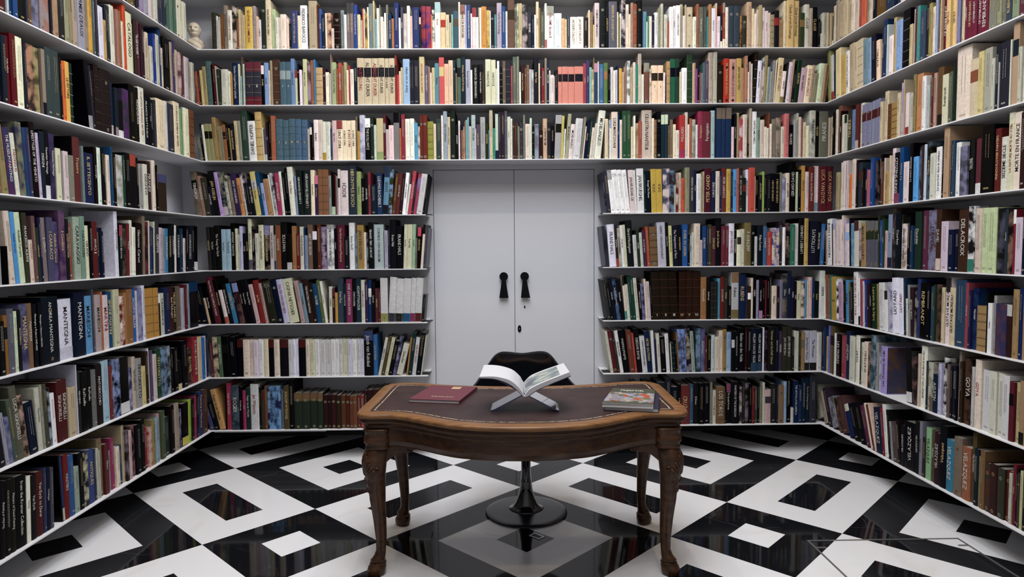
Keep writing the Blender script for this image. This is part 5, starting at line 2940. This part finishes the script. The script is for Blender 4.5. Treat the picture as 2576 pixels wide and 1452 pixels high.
mb = MB(); mb.add([uvw(0.0, 0.0), uvw(1, 0), uvw(1, 1), uvw(0, 1)], [(0, 1, 2, 3)], 'mughal_cover'); o = mb.build('cover_picture', top)
uv = o.data.uv_layers.new(name='UVMap')
for lp in o.data.loops: uv.data[lp.index].uv = ((0, 0), (1, 0), (1, 1), (0, 1))[lp.vertex_index]
mb = MB(); sz = 0.17; add_text(mb, 'Mughal India', sz, lambda a, c: uvw(0.22+a*0.66, 0.82+c*0.62, 0.0008), (0.7, 0.7, 0.68)); mb.build('title_lettering', top, tint=True)
# ---------------------------------------------------------------- stone bust on the top shelf
bp_ = at_plane(489, 123, 2, ztop(0)); BX, BY = bp_.x, 0.075
p2_ = at_plane(490.5, 121.5, 1, BY); BX = p2_.x
bust = tag(empty('bust', (BX, BY, ztop(0)+0.0005), math.radians(12)), 'small pale stone bust of a bald bearded man on the top shelf corner', 'bust')
def bust_r(a, z):
    """radius (x,y scale) of the head and shoulders, a = angle from the face direction"""
    tab = [(0.022, .048), (0.035, .052), (0.05, .054), (0.065, .052), (0.078, .044), (0.088, .032), (0.096, .0245), (0.104, .026), (0.112, .032), (0.122, .0365), (0.14, .040), (0.158, .0405), (0.175, .0375), (0.187, .030), (0.196, .018), (0.200, .004)]
    r = lerp_tab(tab, z); g_ = lambda x, m_, s_: math.exp(-((x-m_)/s_)**2)
    if z > 0.095:
        f = g_(a, 0, 0.22)
        r += 0.015*f*g_(z, 0.139, 0.010)*(1) + 0.007*f*g_(z, 0.151, 0.009)        # nose
        r += 0.006*g_(a, 0, 0.9)*g_(z, 0.163, 0.005)                              # brow
        for sgn in (-1, 1):
            r -= 0.0115*g_(a, sgn*0.42, 0.20)*g_(z, 0.153, 0.0065); r += 0.0025*g_(a, sgn*0.42, 0.1)*g_(z, 0.152, 0.003)
            r += 0.003*g_(a, sgn*0.6, 0.25)*g_(z, 0.138, 0.009)
            r += 0.007*g_(a, sgn*1.58, 0.16)*g_(z, 0.148, 0.014)                  # ears
        r -= 0.006*g_(a, 0, 0.35)*g_(z, 0.1265, 0.0028); r += 0.008*g_(a, 0, 0.6)*g_(z, 0.114, 0.010)
        r += 0.0028*math.sin(a*17+z*900)*g_(a, 0, 0.9)*g_(z, 0.110, 0.010)        # beard
    else:
        r += 0.004*math.sin(a*5+z*160)*(1 if z < 0.085 else 0)                   # drapery
    return r
rows = []
for i in range(72):
    z = 0.022+0.178*i/71
    row = []
    for j in range(72):
        a = -math.pi+2*math.pi*j/72; r = bust_r(a, z)
        wx = 1.0 if z > 0.1 else 1.0+0.12*min(1, (0.1-z)/0.03)
        wy = 1.08 if z > 0.1 else 0.72
        row.append((r*math.sin(a)*wx, -r*math.cos(a)*wy, z))
    rows.append(row)
mb = MB(); mb.grid(rows, 'aged_marble', closed=True, cap=True); mb.build('bust_figure', bust, smooth=True)
mb = MB(); mb.box(-0.047, 0.047, -0.036, 0.036, 0, 0.023, 'aged_marble'); mb.build('bust_base', bust, bevel=0.002)
# black bookend with a broad face at the near end of a left shelf
e0, _p = base_s('L', 4, 24); mb = MB(); mb.box(-0.12, 0.0, -0.0025, 0.0, 0.0, 0.16, 'black_metal'); mb.box(-0.12, 0.0, -0.09, 0.0, 0.0, 0.002, 'black_metal')
o = mb.build('bookend'); o.location = (XL-0.02, e0, ztop(4)+0.0005); tag(o, 'broad black bookend at the near end of the fourth shelf, left wall', 'bookend')
